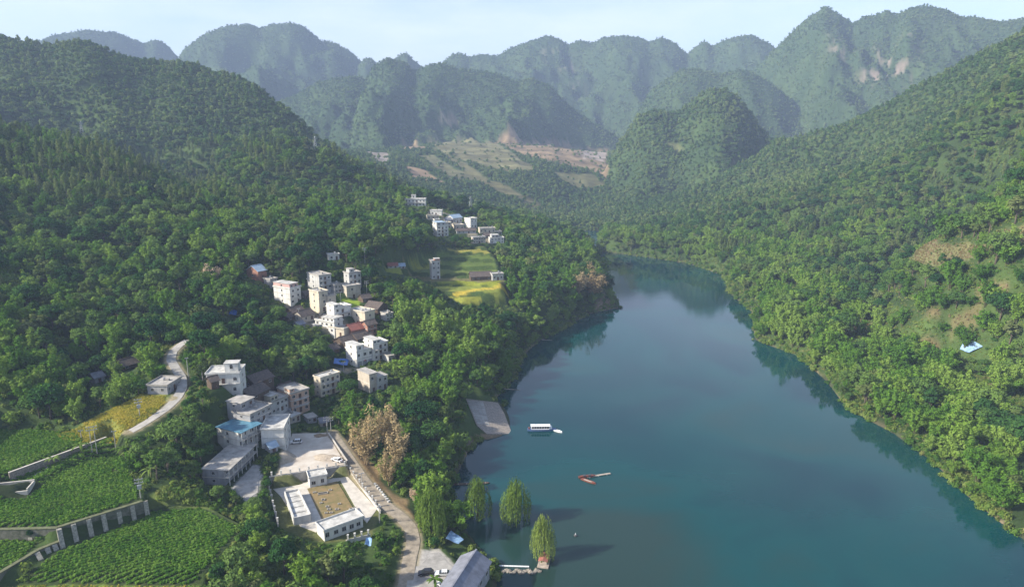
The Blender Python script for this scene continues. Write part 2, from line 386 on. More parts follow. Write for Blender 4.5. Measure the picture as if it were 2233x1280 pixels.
# roads: pixel centre line, heights, width
ROADS = {
 'village_road': ([(408,742,40),(392,752,39),(376,768,37.5),(372,785,36),(383,803,34.5),(396,822,33),(398,845,31.5),(386,868,30),(364,890,28.6),(338,908,27.3),(310,926,26),(285,940,25)], 3.8),
 'field_path':   ([(236,960,21.5),(214,966,21.0),(176,984,20.3),(140,1002,19.7),(104,1022,19.2),(66,1042,18.8),(28,1058,18.5)], 2.2),
 'river_road':   ([(722,942,10.4),(742,972,9.8),(766,1008,9),(796,1052,8),(836,1098,6.8),(872,1124,6.2),(896,1150,5.6),(902,1182,5),(892,1222,4.3),(886,1262,4.1),(876,1310,4.0)], 4.2),
}
ROADW = {}
for k_, (pl, wd) in ROADS.items():
    w = [tuple(at_z(a, b, z)) for a, b, z in pl]; ROADW[k_] = w
    d, zz = d_line(GX, GY, w); t = 1-sstep(wd*0.5+0.7, wd*0.5+4.5, d); Z = Z*(1-t)+(zz-0.12)*t
for k_ in ('compound', 'yard'):
    w = PADW[k_]; d, _ = d_line(GX, GY, w, True); t = np.where(in_poly(GX, GY, w), 1.0, 1-sstep(0, 1.2, d)); Z = Z*(1-t)+PADS[k_][1]*t
# concrete boat ramp at the river
RAMP = [at_z(1016,868,6.0), at_z(1086,880,2.2), at_z(1100,903,1.2), at_z(1113,934,0.5), at_z(1116,944,0.1), at_z(1062,952,0.3), at_z(1040,925,3.6)]
rp_ = np.array(RAMP); Ap = np.c_[rp_[:, 0], rp_[:, 1], np.ones(len(rp_))]; RPL = np.linalg.lstsq(Ap, rp_[:, 2], rcond=None)[0]
d, _ = d_line(GX, GY, RAMP, True); ins = in_poly(GX, GY, RAMP); t = np.where(ins, 1, 1-sstep(0, 4, d))
Z = Z*(1-t)+(RPL[0]*GX+RPL[1]*GY+RPL[2]-0.35)*t
# ------------------------------------------------------------------ where the houses stand
HS = [
 # near cluster
 ('house', 'white house with arched windows and a square stair tower on its roof', (526,857), 62, 14, 40, -14, dict(st=2, wall='white', roof='white', nw=3, arch=True, balc=True, tower=(.55,.95,19), ns=1)),
 ('shed', 'dark lean-to shed against the left of the house with arched windows', (462,850), 14, 8, 16, 20, dict(st=1, wall='wood', roof='tile', nw=1, ns=0, keep=False, cat='shed')),
 ('timber_house', 'dark timber house with tiled roof right behind the arched white house', (556,848), 38, 20, 12, 38, dict(st=1, wall='wood', roof='tile', nw=3, D=8)),
 ('timber_house', 'dark tiled roof low between the arched white house and the grey block', (548,874), 36, 26, 8, 48, dict(st=1, wall='wood', roof='tile', nw=2, D=8, keep=False)),
 ('house', 'low grey flat-roofed house below the arched white house', (526,896), 26, 26, 15, 46, dict(st=1, wall='grey', nw=2, parapet=False)),
 ('house', 'long grey block house with bare concrete roof above the blue-roofed one', (547,930), 43, 32, 22, 46, dict(st=2, wall='grey', nw=4, balc=False)),
 ('house', 'grey house with a raised cream storey behind the long grey block', (593,905), 34, 34, 24, 42, dict(st=2, wall='pale', nw=4, upper=(0,.42,14,'cream','flat'))),
 ('house', 'ochre house with arched windows and small roof block at the head of the yard', (637,904), 36, 26, 41, 30, dict(st=3, wall='orange', nw=3, arch=True, balc=True, tower=(.05,.3,8))),
 ('annex', 'low annex with clean white slab roof behind the tall white house', (636,924), 18, 27, 13, 44, dict(st=1, wall='tan', roof='white', nw=2, parapet=False, cat='annex')),
 ('house', 'tall white house with blank end wall facing the camera beside the yard', (622,990), 43, 10, 50, -12, dict(st=3, wall='white', roof='white', nw=3, ns=2, blank=True, D=13)),
 ('house', 'white house with teal blue sheet roof and open balconies', (522,977), 40, 39, 31, 41, dict(st=2, wall='white', roof='blue', nw=4, cols=5, balc=False, parapet=False)),
 ('row_house', 'long grey two-storey row house with thin white columns along the street', (492,1058), 0, 27, 29, 60, dict(st=2, wall='grey', roof='flat', nw=7, cols=8, W=21, D=8, parapet=False, shutters=True)),
 ('shack', 'small shack with pale lilac sheet roof beside the tall white house', (590,988), 12, 10, 10, 25, dict(st=1, wall='grey', roof='pblue', nw=1, ns=0, cat='shed')),
 ('house', 'pale gabled house with arched windows half hidden by trees below the village', (701,866), 40, 13, 38, 34, dict(st=3, wall='cream', roof='white', nw=4, arch=True, balc=True)),
 ('house', 'grey-tan stepped house alone among trees nearest the river bank', (807,858), 16, 24, 40, 33, dict(st=2, wall='tan', roof='flat', nw=1, parapet=False, ns=0)),
 ('annex', 'lower right wing of the grey-tan stepped house', (824,852), 21, 6, 28, 33, dict(st=2, wall='pale', roof='flat', nw=2, parapet=False, ns=0, D=6, cat='annex')),
 ('house', 'white house with blue awning and red banner on its terrace', (779,801), 34, 22, 32, 32, dict(st=2, wall='white', roof='white', nw=3, upper=(0,.42,13,'white','white'), shutters=True)),
 ('house', 'three-storey white house right of the one with the blue awning', (815,787), 31, 19, 34, 30, dict(st=3, wall='white', roof='white', nw=3, ns=1, balc=True, upper=(0,.5,9,'white','white'))),
 # upper village
 ('shed', 'brick shed with pale blue sheet roof at the upper left of the village', (564,611), 17, 22, 18, 38, dict(st=1, wall='brick', roof='pblue', nw=1, cat='shed')),
 ('house', 'pink and white three-storey house at the left edge of the village', (634,664), 22, 32, 32, 42, dict(st=3, wall='white', roof='white', nw=2, ns=1, upper=(0,.75,10,'pink','white'))),
 ('house', 'shaded pale grey three-storey house under the big tree', (697,633), 25, 24, 29, 28, dict(st=3, wall='pale', nw=3, balc=True)),
 ('house', 'grey house with white roof block at the top right of the village', (762,622), 25, 11, 24, 26, dict(st=2, wall='pale', nw=3, balc=True, tower=(.1,.5,9))),
 ('house', 'square tan brick house behind the small green paddy', (757,653), 29, 15, 26, 26, dict(st=2, wall='tan', nw=1, ns=0)),
 ('house', 'tall beige house in the middle of the village beside the paddy', (697,681), 19, 19, 41, 30, dict(st=3, wall='cream', nw=1, ns=1)),
 ('annex', 'lower brown wing at the right of the tall beige house', (717,676), 16, 5, 28, 30, dict(st=2, wall='tan', nw=2, ns=0, D=7, cat='annex')),
 ('house', 'white house with raised stair block left of the cream house', (730,709), 36, 15, 34, 30, dict(st=3, wall='white', roof='white', nw=3, balc=True, upper=(0,.32,8,'white','white'))),
 ('house', 'cream house with white roof slab above the rusty red roof', (797,713), 32, 21, 30, -48, dict(st=2, wall='cream', roof='white', nw=3, ns=1)),
 ('house', 'white stepped house with many windows facing down the slope', (730,727), 39, 18, 22, -44, dict(st=2, wall='white', roof='white', nw=4, upper=(.35,1,9,'white','white'))),
 ('house', 'small white house with grey side wall below the stepped white house', (751,736), 30, 16, 17, -42, dict(st=1, wall='cream', roof='white', nw=2, ns=0)),
 ('timber_house', 'low brown timber house with tiled roof left of the tall beige house', (660,702), 26, 24, 11, 40, dict(st=1, wall='tan', roof='tile', nw=2, D=8)),
 ('timber_house', 'old tiled roof poking out above the pink and white house yard', (640,690), 22, 16, 8, 36, dict(st=1, wall='wood', roof='tile', nw=1, D=7, keep=False)),
 ('timber_house', 'dark timber house with broad tiled roof beside the big tree', (824,688), 28, 34, 14, -40, dict(st=1, wall='wood', roof='tile', nw=3, D=9)),
 ('house', 'house with rusty red sheet roof below the cream house', (768,734), 30, 14, 13, 30, dict(st=1, wall='brick', roof='red', nw=2, D=8)),
 ('house', 'bare orange brick house at the right edge of the red sheet roof', (802,728), 20, 10, 18, 30, dict(st=2, wall='brick', roof='tile', nw=2, D=6)),
 ('timber_house', 'large dark tiled roof above the house with the blue awning', (752,760), 40, 28, 9, 34, dict(st=1, wall='wood', roof='tile', nw=3, D=10, keep=False)),
 ('timber_house', 'second dark tiled roof between the blue awning house and the small white house', (780,748), 26, 20, 8, 34, dict(st=1, wall='wood', roof='tile', nw=2, D=8, keep=False)),
 ('hut', 'tiny white flat-roofed hut alone above the village', (716,568), 23, 4, 11, 10, dict(st=1, wall='white', roof='white', nw=2, ns=0, cat='hut')),
 # upper hamlet
 ('house', 'long white house with roof tower, highest of the far hamlet', (928,450), 44, 3, 15, -6, dict(st=2, wall='white', roof='white', nw=6, ns=0, tower=(.32,.52,9), balc=True, D=8)),
 ('house', 'small white house just below the highest one of the far hamlet', (963,470), 24, 4, 10, -10, dict(st=1, wall='white', roof='white', nw=3, ns=0, D=6)),
 ('shed', 'low pale shed on the bare slope of the far hamlet', (932,478), 26, 4, 6, 8, dict(st=1, wall='cream', nw=3, ns=0, D=5, cat='shed')),
 ('house', 'three-tier white house at the lower left of the far hamlet', (953,516), 25, 9, 22, 18, dict(st=3, wall='white', roof='white', nw=3, balc=True, upper=(0,.75,8,'pale','pblue'))),
 ('house', 'house with long blue sheet roof in the middle of the far hamlet', (988,488), 20, 22, 12, 40, dict(st=1, wall='pale', roof='pblue', nw=3, D=9)),
 ('house', 'bright white cube house at the right of the far hamlet', (1026,498), 14, 13, 20, 42, dict(st=2, wall='white', roof='white', nw=2, ns=0)),
 ('house', 'low cream house left of the white cube in the far hamlet', (994,502), 18, 8, 10, 24, dict(st=1, wall='cream', nw=2, ns=0)),
 ('shed', 'long low shed with dark roof below the low cream house', (996,510), 42, 4, 6, 10, dict(st=1, wall='pale', roof='tile', nw=4, ns=0, D=6, cat='shed')),
 ('house', 'tan two-storey house at the lower edge of the far hamlet', (1032,531), 27, 5, 12, 16, dict(st=2, wall='tan', roof='white', nw=5, ns=0)),
 ('house', 'white-framed house farthest right in the far hamlet', (1069,531), 30, 5, 11, 12, dict(st=2, wall='white', roof='flat', nw=4, ns=0, upper=(.1,.62,7,'pale','white'))),
 ('house', 'flat cream house between the white cube and the tan house', (1046,509), 34, 5, 10, 10, dict(st=1, wall='cream', roof='white', nw=4, ns=0)),
 ('tower_house', 'narrow four-storey tower house with red roof room by the terraces', (942,609), 18, 4, 38, 12, dict(st=4, wall='pale', roof='white', nw=2, ns=1, D=7, tower=(.4,1,5), twall='brick')),
 ('farmhouse', 'wide brown tiled farmhouse on the rice terraces', (1027,612), 46, 6, 8, 8, dict(st=1, wall='wood', roof='tile', nw=4, ns=0, D=9)),
 ('annex', 'small pale concrete annex beside the tiled farmhouse', (1074,612), 24, 4, 13, 14, dict(st=1, wall='pale', roof='white', nw=3, ns=0, D=6, cat='annex')),
 ('shed', 'long shed with red roof behind the big tree near the terraces', (847,585), 20, 3, 5, 6, dict(st=1, wall='pale', roof='red', nw=2, ns=0, D=5, keep=False, cat='shed')),
 ('shed', 'shed with pale blue roof right of the long red one', (868,586), 15, 3, 5, 6, dict(st=1, wall='pale', roof='pblue', nw=2, ns=0, D=5, keep=False, cat='shed')),
 # more roofs tucked between the bigger houses
 ('timber_house', 'small tiled roof right behind the pink and white house', (668,652), 16, 12, 8, 34, dict(st=1, wall='wood', roof='tile', nw=2, D=6, keep=False)),
 ('shed', 'grey sheet-roofed shed at the foot of the tall beige house', (712,700), 12, 9, 8, 32, dict(st=1, wall='grey', roof='slate', nw=1, ns=0, D=4, cat='shed', keep=False)),
 ('shed', 'pale shed with white roof left of the stepped white house', (690,716), 18, 9, 6, 30, dict(st=1, wall='pale', roof='white', nw=2, ns=0, D=4, cat='shed', parapet=False, keep=False)),
 ('house', 'grey two-storey house between the shaded house and the top right house', (730,640), 15, 10, 17, 26, dict(st=2, wall='grey', nw=2, ns=0, D=6)),
 ('timber_house', 'long low tiled roof left of the low brown timber house', (628,700), 22, 14, 7, 42, dict(st=1, wall='wood', roof='tile', nw=2, D=6, keep=False)),
 ('house', 'small grey house above the brick shed on the upper village edge', (590,622), 14, 12, 11, 36, dict(st=1, wall='grey', nw=2, ns=0, D=6)),
 ('shed', 'brown lean-to with tiled roof below the bare orange brick house', (800,742), 14, 10, 6, 30, dict(st=1, wall='wood', roof='tile', nw=1, ns=0, D=5, cat='shed', keep=False)),
 ('house', 'small concrete house right of the three-storey white house above the slope path', (848,790), 14, 8, 11, 28, dict(st=1, wall='pale', nw=2, ns=0, D=6, keep=False)),
 ('timber_house', 'dark tiled house in trees behind the ochre house', (618,862), 24, 16, 9, 34, dict(st=1, wall='wood', roof='tile', nw=2, D=7)),
 ('shed', 'flat grey shed between ochre house and dusty track', (672,922), 18, 8, 9, 20, dict(st=1, wall='grey', roof='flat', nw=2, ns=0, D=5, cat='shed', parapet=False)),
 ('hut', 'small tan hut with slate roof at the far edge of the yard', (700,930), 14, 8, 8, 14, dict(st=1, wall='tan', roof='slate', nw=1, ns=0, D=4, cat='hut')),
 ('house', 'cream house tucked behind the three-tier house of the far hamlet', (968,498), 16, 8, 11, 24, dict(st=2, wall='cream', roof='white', nw=2, ns=0, D=6)),
 ('shed', 'grey sheet roof above the three-tier house of the far hamlet', (972,486), 18, 6, 6, 20, dict(st=1, wall='grey', roof='slate', nw=2, ns=0, D=5, cat='shed')),
 ('house', 'tiny white house at the bare bank of the far hamlet', (948,488), 11, 5, 8, 16, dict(st=1, wall='white', roof='white', nw=1, ns=0, D=5)),
 ('timber_house', 'brown tiled roof between the tan house and the white-framed house', (1056,520), 16, 6, 6, 14, dict(st=1, wall='wood', roof='tile', nw=2, ns=0, D=6)),
 ('shed', 'small shed with white roof above the white-framed house', (1080,512), 14, 5, 6, 12, dict(st=1, wall='pale', roof='white', nw=2, ns=0, D=5, cat='shed')),
 ('house', 'narrow white house squeezed behind the one with raised stair block', (742,690), 12, 9, 20, 30, dict(st=2, wall='white', roof='white', nw=1, ns=0, D=6, keep=False)),
 ('timber_house', 'brown tiled roof above the white stepped house', (706,708), 18, 14, 9, 34, dict(st=1, wall='wood', roof='tile', nw=2, ns=0, D=6, keep=False)),
 ('house', 'little cream house left of the small green paddy', (716,662), 11, 8, 13, 28, dict(st=2, wall='cream', nw=1, ns=0, D=5, keep=False)),
 ('timber_house', 'weathered tiled roof right of the square tan brick house', (792,660), 18, 10, 8, 28, dict(st=1, wall='wood', roof='tile', nw=2, ns=0, D=6, keep=False)),
 ('house', 'pale house with flat roof beside the timber house by the big tree', (842,700), 15, 9, 14, 28, dict(st=2, wall='pale', nw=2, ns=0, D=6, keep=False)),
 ('shed', 'grey shed with sheet roof on the slope below the pink and white house', (650,716), 14, 10, 7, 34, dict(st=1, wall='grey', roof='slate', nw=1, ns=0, D=4, cat='shed', keep=False)),
 ('timber_house', 'tiled roof left below the large dark tiled roof', (722,772), 18, 12, 8, 34, dict(st=1, wall='wood', roof='tile', nw=2, ns=0, D=6, keep=False)),
 ('house', 'small grey block house right of the brick shed on the upper edge', (612,640), 14, 12, 14, 36, dict(st=2, wall='grey', nw=1, ns=0, D=6, keep=False)),
 # by the lane
 ('house', 'grey flat-roofed house in the bend of the concrete lane', (366,860), 18, 44, 16, 58, dict(st=1, wall='grey', roof='flat', nw=3, ns=2, W=10, D=8)),
 ('timber_house', 'old tiled house among trees left of the lane', (270,808), 26, 18, 8, 30, dict(st=1, wall='wood', roof='tile', nw=2, D=7)),
 ('shack', 'small grey shack among trees below the old tiled house', (208,836), 16, 12, 10, 26, dict(st=1, wall='grey', roof='slate', nw=1, D=5, cat='shed')),
 # compound
 ('pump_house', 'small white pump house with two windows inside the walled compound', (676,1064), 34, 6, 19, 6, dict(st=1, wall='white', roof='white', nw=2, ns=0, door=False, D=5, cat='pump house')),
 ('control_building', 'long low white building at the near end of the walled compound', (708,1180), 78, 6, 19, 22, dict(st=1, wall='white', roof='white', nw=5, ns=0, door=False, D=5.5, cat='building')),
]

SITE = {}
def site(label, c, fw, sw, yaw, W=None, D=None):
    """stand a house on the land at a picture corner; yaw is its turn against the line of sight"""
    p = ground(*c); r = math.hypot(p[0], p[1]); s = math.sqrt(r*r+(CAM_Z-p[2])**2)/FPX
    y = RAD(yaw)-math.atan2(p[0], p[1])
    W = W or fw*s/max(.35, abs(cos(RAD(yaw)))); D = D or sw*s/max(.3, abs(sin(RAD(yaw))))
    W = max(W, 3.0); D = max(D, 3.5); ox = 0.0 if yaw >= 0 else -W
    SITE[label] = (p, r, s, y, W, D, ox)
for nm, lb, c, fw, sw, hp, yaw, kw in HS: site(lb, c, fw, sw, yaw, kw.get('W'), kw.get('D'))
# level a bench in the slope under every house
for lb, (p, r, s, y, W, D, ox) in SITE.items():
    fp = [(p[0]+cos(y)*u-sin(y)*v, p[1]+sin(y)*u+cos(y)*v) for u, v in ((ox-1, -2.5), (ox+W+1, -2.5), (ox+W+1, D+1), (ox-1, D+1))]
    bx = (np.abs(GX-p[0]) < 45) & (np.abs(GY-p[1]) < 45); x, yy = GX[bx], GY[bx]
    d, _ = d_line(x, yy, fp, True); d = np.where(in_poly(x, yy, fp), -d, d); t = 1-sstep(0, 5.0, d); Z[bx] = Z[bx]*(1-t)+(p[2]-.05)*t
# ------------------------------------------------------------------ ground cover zones and the terrain sheet
zone = np.zeros(GX.shape+(4,)); zone[..., 3] = 1
zone[..., :3] = (0.030, 0.052, 0.016)
g = sstep(-0.1, 0.25, fbm(GX, GY, 70, 3))[..., None]
zone[..., :3] = zone[..., :3]*(1-g)+np.array((0.05, 0.082, 0.022))*g
farw = sstep(700, 1500, RR)[..., None]
zone[..., :3] = zone[..., :3]*(1-farw)+(np.array((0.030, 0.056, 0.020))*(1-g)+np.array((0.045, 0.075, 0.025))*g)*farw
bare = np.zeros(GX.shape, bool)              # no trees here
def paint(poly, col, trees=False, soft=3.0, amt=1.0):
    x0, x1 = min(p[0] for p in poly)-20, max(p[0] for p in poly)+20; y0, y1 = min(p[1] for p in poly)-20, max(p[1] for p in poly)+20
    bx = (GX > x0) & (GX < x1) & (GY > y0) & (GY < y1)
    x, y = GX[bx], GY[bx]; d, _ = d_line(x, y, poly, True); d = np.where(in_poly(x, y, poly), -d, d)
    d = d+fbm(x, y, soft*4, 3)*soft*2.2
    t = (1-sstep(-soft*0.5, soft*0.5, d))[:, None]*amt
    c = zone[bx]; c[:, :3] = c[:, :3]*(1-t)+np.array(col)*t; zone[bx] = c
    if not trees:
        b = bare[bx]; b |= d < soft*0.4; bare[bx] = b
def gpoly(pl): return [ground(a, b) for a, b in pl]
SOIL, DRY, STRAW, ROCK, SAND, GRASS = (0.24,0.165,0.105), (0.27,0.19,0.115), (0.34,0.27,0.13), (0.44,0.36,0.31), (0.36,0.29,0.19), (0.09,0.14,0.03)
DRYFIELDS = []; MEADOW = []; FARFIELD = []
for pl, c in [
  ([(1065,310),(1150,313),(1230,310),(1330,325),(1322,350),(1326,390),(1290,372),(1200,354),(1130,336)], (0.175,0.13,0.08)),
  ([(875,305),(910,303),(938,322),(880,330)], (0.18,0.135,0.08)), ([(930,302),(1000,298),(1062,306),(1130,345),(1185,372),(1100,376),(1010,352),(960,332)], (0.125,0.12,0.06)), ([(905,340),(940,338),(1000,372),(1040,396),(985,392)], (0.10,0.10,0.05)), ([(1200,372),(1290,380),(1325,402),(1290,412),(1230,396)], (0.11,0.11,0.05)),
  ([(938,322),(958,330),(1060,390),(1190,452),(1165,456),(1040,398)], (0.11,0.105,0.05)), ([(885,363),(930,373),(980,402),(900,390)], (0.19,0.135,0.085)),
  ([(800,332),(850,334),(846,362),(815,350)], (0.24,0.21,0.18)), ([(1270,330),(1325,332),(1318,352),(1270,348)], (0.25,0.21,0.18)),
  ([(1450,314),(1480,310),(1500,326),(1480,334)], (0.09,0.10,0.04)), ([(955,255),(990,248),(1000,266),(965,268)], (0.22,0.18,0.11)),
  ([(640,303),(672,302),(676,314),(645,314)], (0.2,0.22,0.06)), ([(745,408),(790,410),(785,420),(750,420)], (0.2,0.22,0.06)),
  ]:
    w = gpoly(pl); FARFIELD.append(w); paint(w, c, soft=5)
    bx = in_poly(GX, GY, [p[:2] for p in w]); st_ = .72+.75*sstep(-.3, .3, fbm(GX[bx]*.35, GY[bx]*1.3, 38, 3)); zone[bx, :3] *= st_[:, None]
def cliff(poly):
    x0, x1 = min(p[0] for p in poly)-60, max(p[0] for p in poly)+60; y0, y1 = min(p[1] for p in poly)-120, max(p[1] for p in poly)+120
    bx = (GX > x0) & (GX < x1) & (GY > y0) & (GY < y1); x, y = GX[bx], GY[bx]; d, _ = d_line(x, y, poly, True); d = np.where(in_poly(x, y, poly), -d, d)
    t = (sstep(40, -25, d) if False else 1-sstep(-25, 40, d))*sstep(.02, .22, fbm(x*1.6, y*.5+Z[bx]*.8, 42, 4)); c_ = zone[bx]; c_[:, :3] = c_[:, :3]*(1-t[:, None]*.7)+np.array((0.24,0.18,0.155))*t[:, None]*.7; zone[bx] = c_
    b_ = bare[bx]; b_ |= t > .35; bare[bx] = b_
for pl in [[(1212,143),(1232,134),(1252,142),(1248,158),(1226,156)], [(1808,88),(1822,86),(1874,112),(1888,138),(1850,128),(1822,116)], [(1893,128),(1945,113),(1994,108),(1996,128),(1960,152),(1912,164),(1925,140)],
           [(1190,118),(1210,112),(1216,128),(1196,134)], [(1250,192),(1276,186),(1272,206),(1252,206)], [(1598,338),(1620,335),(1622,348),(1602,350)], [(1935,155),(1990,158),(1980,170),(1930,172)], [(1880,170),(1930,163),(1925,176),(1885,182)]]:
    cliff(gpoly(pl))
for pl, c in [
  ([(1972,566),(2050,534),(2200,500),(2260,498),(2228,532),(2150,562),(2082,580),(1992,584)], (0.125,0.125,0.055)), ([(2128,628),(2200,620),(2196,634),(2135,642)], (0.17,0.13,0.07)),
  ([(1815,700),(1900,704),(1892,722),(1825,720)], (0.14,0.11,0.06)), ([(1985,756),(2010,738),(2044,744),(2042,790),(2010,785)], (0.14,0.11,0.055)),
  ([(2060,690),(2130,676),(2128,700),(2080,722)], (0.12,0.11,0.05)), ([(2020,684),(2050,678),(2050,690),(2026,694)], (0.15,0.12,0.06))]:
    w = gpoly(pl); DRYFIELDS.append(w); paint(w, c, soft=3)
for pl in [[(1930,736),(1945,720),(2000,704),(2040,716),(1990,756)], [(2000,600),(2090,590),(2130,604),(2050,616)], [(1900,690),(1960,676),(1990,690),(1930,702)], [(2150,880),(2220,868),(2230,900),(2170,905)], [(2070,840),(2140,826),(2150,850),(2090,866)], [(1790,690),(1830,680),(1850,690),(1800,698)]]:
    w = gpoly(pl); MEADOW.append(w); paint(w, (0.07,0.11,0.03), soft=3)
# terraces: every step its own crop
cols = np.array([(0.10,0.15,0.03),(0.19,0.22,0.04),(0.085,0.13,0.03),(0.24,0.25,0.04),(0.12,0.16,0.04),(0.26,0.24,0.05),(0.14,0.13,0.06)])
tm = (wT > 0.4)
zone[tm, :3] = cols[(terr_idx[tm].astype(int)*5+2) % 7]; bare |= tm
bankm = tm & ((fr > .8) | (fr < .06)); zone[bankm, :3] = (0.045,0.075,0.02)
paint(gpoly([(955,616),(1000,612),(1050,617),(1095,611),(1085,621),(1000,623)]), (0.22,0.25,0.03), soft=1)
paint(gpoly([(985,642),(1110,641),(1110,648),(990,650)]), (0.42,0.33,0.05), soft=1.5)
paint(gpoly([(895,574),(960,570),(958,578),(900,580)]), (0.24,0.25,0.03), soft=1.5)
# fields by the camera
for k_ in ('lower_field', 'upper_field', 'far_field', 'small_field'): paint(PADW[k_], (0.035,0.05,0.018), soft=1.2)
paint(PADW['strip_field'], (0.12,0.17,0.03), soft=1.2); paint(PADW['village_paddy'], (0.2,0.28,0.03), soft=1.0)
paint(rice_w, (0.16,0.17,0.04), soft=1.5)
paint(PADW['yard'], (0.34,0.29,0.23), soft=0.8); paint(PADW['street'], (0.33,0.32,0.31), soft=0.8); paint(PADW['compound'], (0.10,0.11,0.04), soft=0.8)
paint(PADW['car_park'], (0.34,0.32,0.29), soft=0.8)
paint(gpoly([(742,958),(765,948),(812,1010),(845,1066),(885,1095),(900,1128),(872,1112),(800,1040)]), (0.27,0.19,0.10), soft=2)
paint(gpoly([(310,1090),(350,1062),(440,1078),(520,1128),(545,1160),(440,1108),(345,1102)]), (0.10,0.13,0.035), soft=2)
for pl in [[(925,450),(985,470),(1010,495),(960,500),(935,470)], [(1010,505),(1060,510),(1075,532),(1030,532)], [(600,655),(700,690),(760,720),(740,740),(660,715)], [(725,800),(800,800),(800,812),(735,815)]]:
    paint(gpoly(pl), (0.25,0.22,0.17), soft=2, trees=True, amt=0.8)
for k_, w in ROADW.items():
    wd = ROADS[k_][1]; d, _ = d_line(GX, GY, w)
    t = (1-sstep(wd*0.5+0.2, wd*0.5+1.6, d))[..., None]; zone[..., :3] = zone[..., :3]*(1-t)+np.array((0.22,0.19,0.12))*t; bare |= d < wd*0.5+1.8
rin = in_poly(GX, GY, RAMP); dR, _ = d_line(GX, GY, RAMP, True); bare |= rin | (dR < 3)
# bare earth and pebbles along the waterline
bk = (1-sstep(0.0, 0.7, np.where(wet, 0, np.maximum(dsh, 0))+fbm(GX, GY, 25, 3)*4-.1)) * (RR < 1400)
sandy = sstep(-.1, .25, fbm(GX+77, GY, 40, 3))[..., None]
bk = np.where(wet, 1, bk)[..., None]; zone[..., :3] = zone[..., :3]*(1-bk)+(np.array((0.20,0.155,0.10))*sandy+np.array((0.05,0.055,0.03))*(1-sandy))*bk
paint([at_z(*p, 0.3)[:2] for p in [(1285,682),(1310,668),(1350,668),(1352,676),(1300,684)]], (0.22,0.17,0.12), soft=2, trees=True)
bare |= wet | (dsh < 0.3)

def ground_material():
    m, t, out = new_mat('ground_cover'); N = t.nodes.new; L = t.links.new
    b = N('ShaderNodeBsdfPrincipled'); b.inputs['Roughness'].default_value = 0.95; b.inputs['Specular IOR Level'].default_value = 0.1
    at = N('ShaderNodeAttribute'); at.attribute_name = 'cover'
    ge = N('ShaderNodeNewGeometry')
    n1 = N('ShaderNodeTexNoise'); n1.inputs['Scale'].default_value = 0.9; n1.inputs['Detail'].default_value = 5; n1.inputs['Roughness'].default_value = 0.7
    n2 = N('ShaderNodeTexNoise'); n2.inputs['Scale'].default_value = 0.07; n2.inputs['Detail'].default_value = 8; n2.inputs['Roughness'].default_value = 0.7
    L(ge.outputs['Position'], n1.inputs['Vector']); L(ge.outputs['Position'], n2.inputs['Vector'])
    ad = N('ShaderNodeMath'); ad.operation = 'ADD'; L(n1.outputs['Fac'], ad.inputs[0]); L(n2.outputs['Fac'], ad.inputs[1])
    rp = N('ShaderNodeMapRange'); rp.inputs['From Min'].default_value = 0.65; rp.inputs['From Max'].default_value = 1.35; rp.inputs['To Min'].default_value = 0.55; rp.inputs['To Max'].default_value = 1.4
    L(ad.outputs[0], rp.inputs['Value'])
    vm = N('ShaderNodeVectorMath'); vm.operation = 'SCALE'; L(at.outputs['Color'], vm.inputs[0]); L(rp.outputs[0], vm.inputs['Scale'])
    L(vm.outputs[0], b.inputs['Base Color'])
    bp = N('ShaderNodeBump'); bp.inputs['Strength'].default_value = 0.6; bp.inputs['Distance'].default_value = 1.0
    L(n2.outputs['Fac'], bp.inputs['Height']); L(bp.outputs[0], b.inputs['Normal'])
    L(b.outputs[0], out.inputs['Surface']); return m

me = bpy.data.meshes.new('terrain')
idx = np.arange(NT*NR).reshape(NT, NR)
fq = np.stack([idx[:-1, :-1], idx[:-1, 1:], idx[1:, 1:], idx[1:, :-1]], -1).reshape(-1, 4)[:, ::-1]
me.vertices.add(NT*NR); me.vertices.foreach_set('co', np.stack([GX, GY, Z], -1).ravel())
me.loops.add(fq.size); me.loops.foreach_set('vertex_index', np.ascontiguousarray(fq).ravel())
me.polygons.add(len(fq)); me.polygons.foreach_set('loop_start', np.arange(len(fq))*4)
me.update(calc_edges=True)
if me.polygons[1000].normal.z < 0: me.flip_normals()
me.polygons.foreach_set('use_smooth', np.ones(len(fq), bool))
ca = me.attributes.new('cover', 'FLOAT_COLOR', 'POINT'); ca.data.foreach_set('color', zone.ravel())
me.materials.append(ground_material())
terrain = bpy.data.objects.new('terrain', me); COL.objects.link(terrain); tag(terrain, 'steep green valley floor, hills and karst mountains', kind='structure')

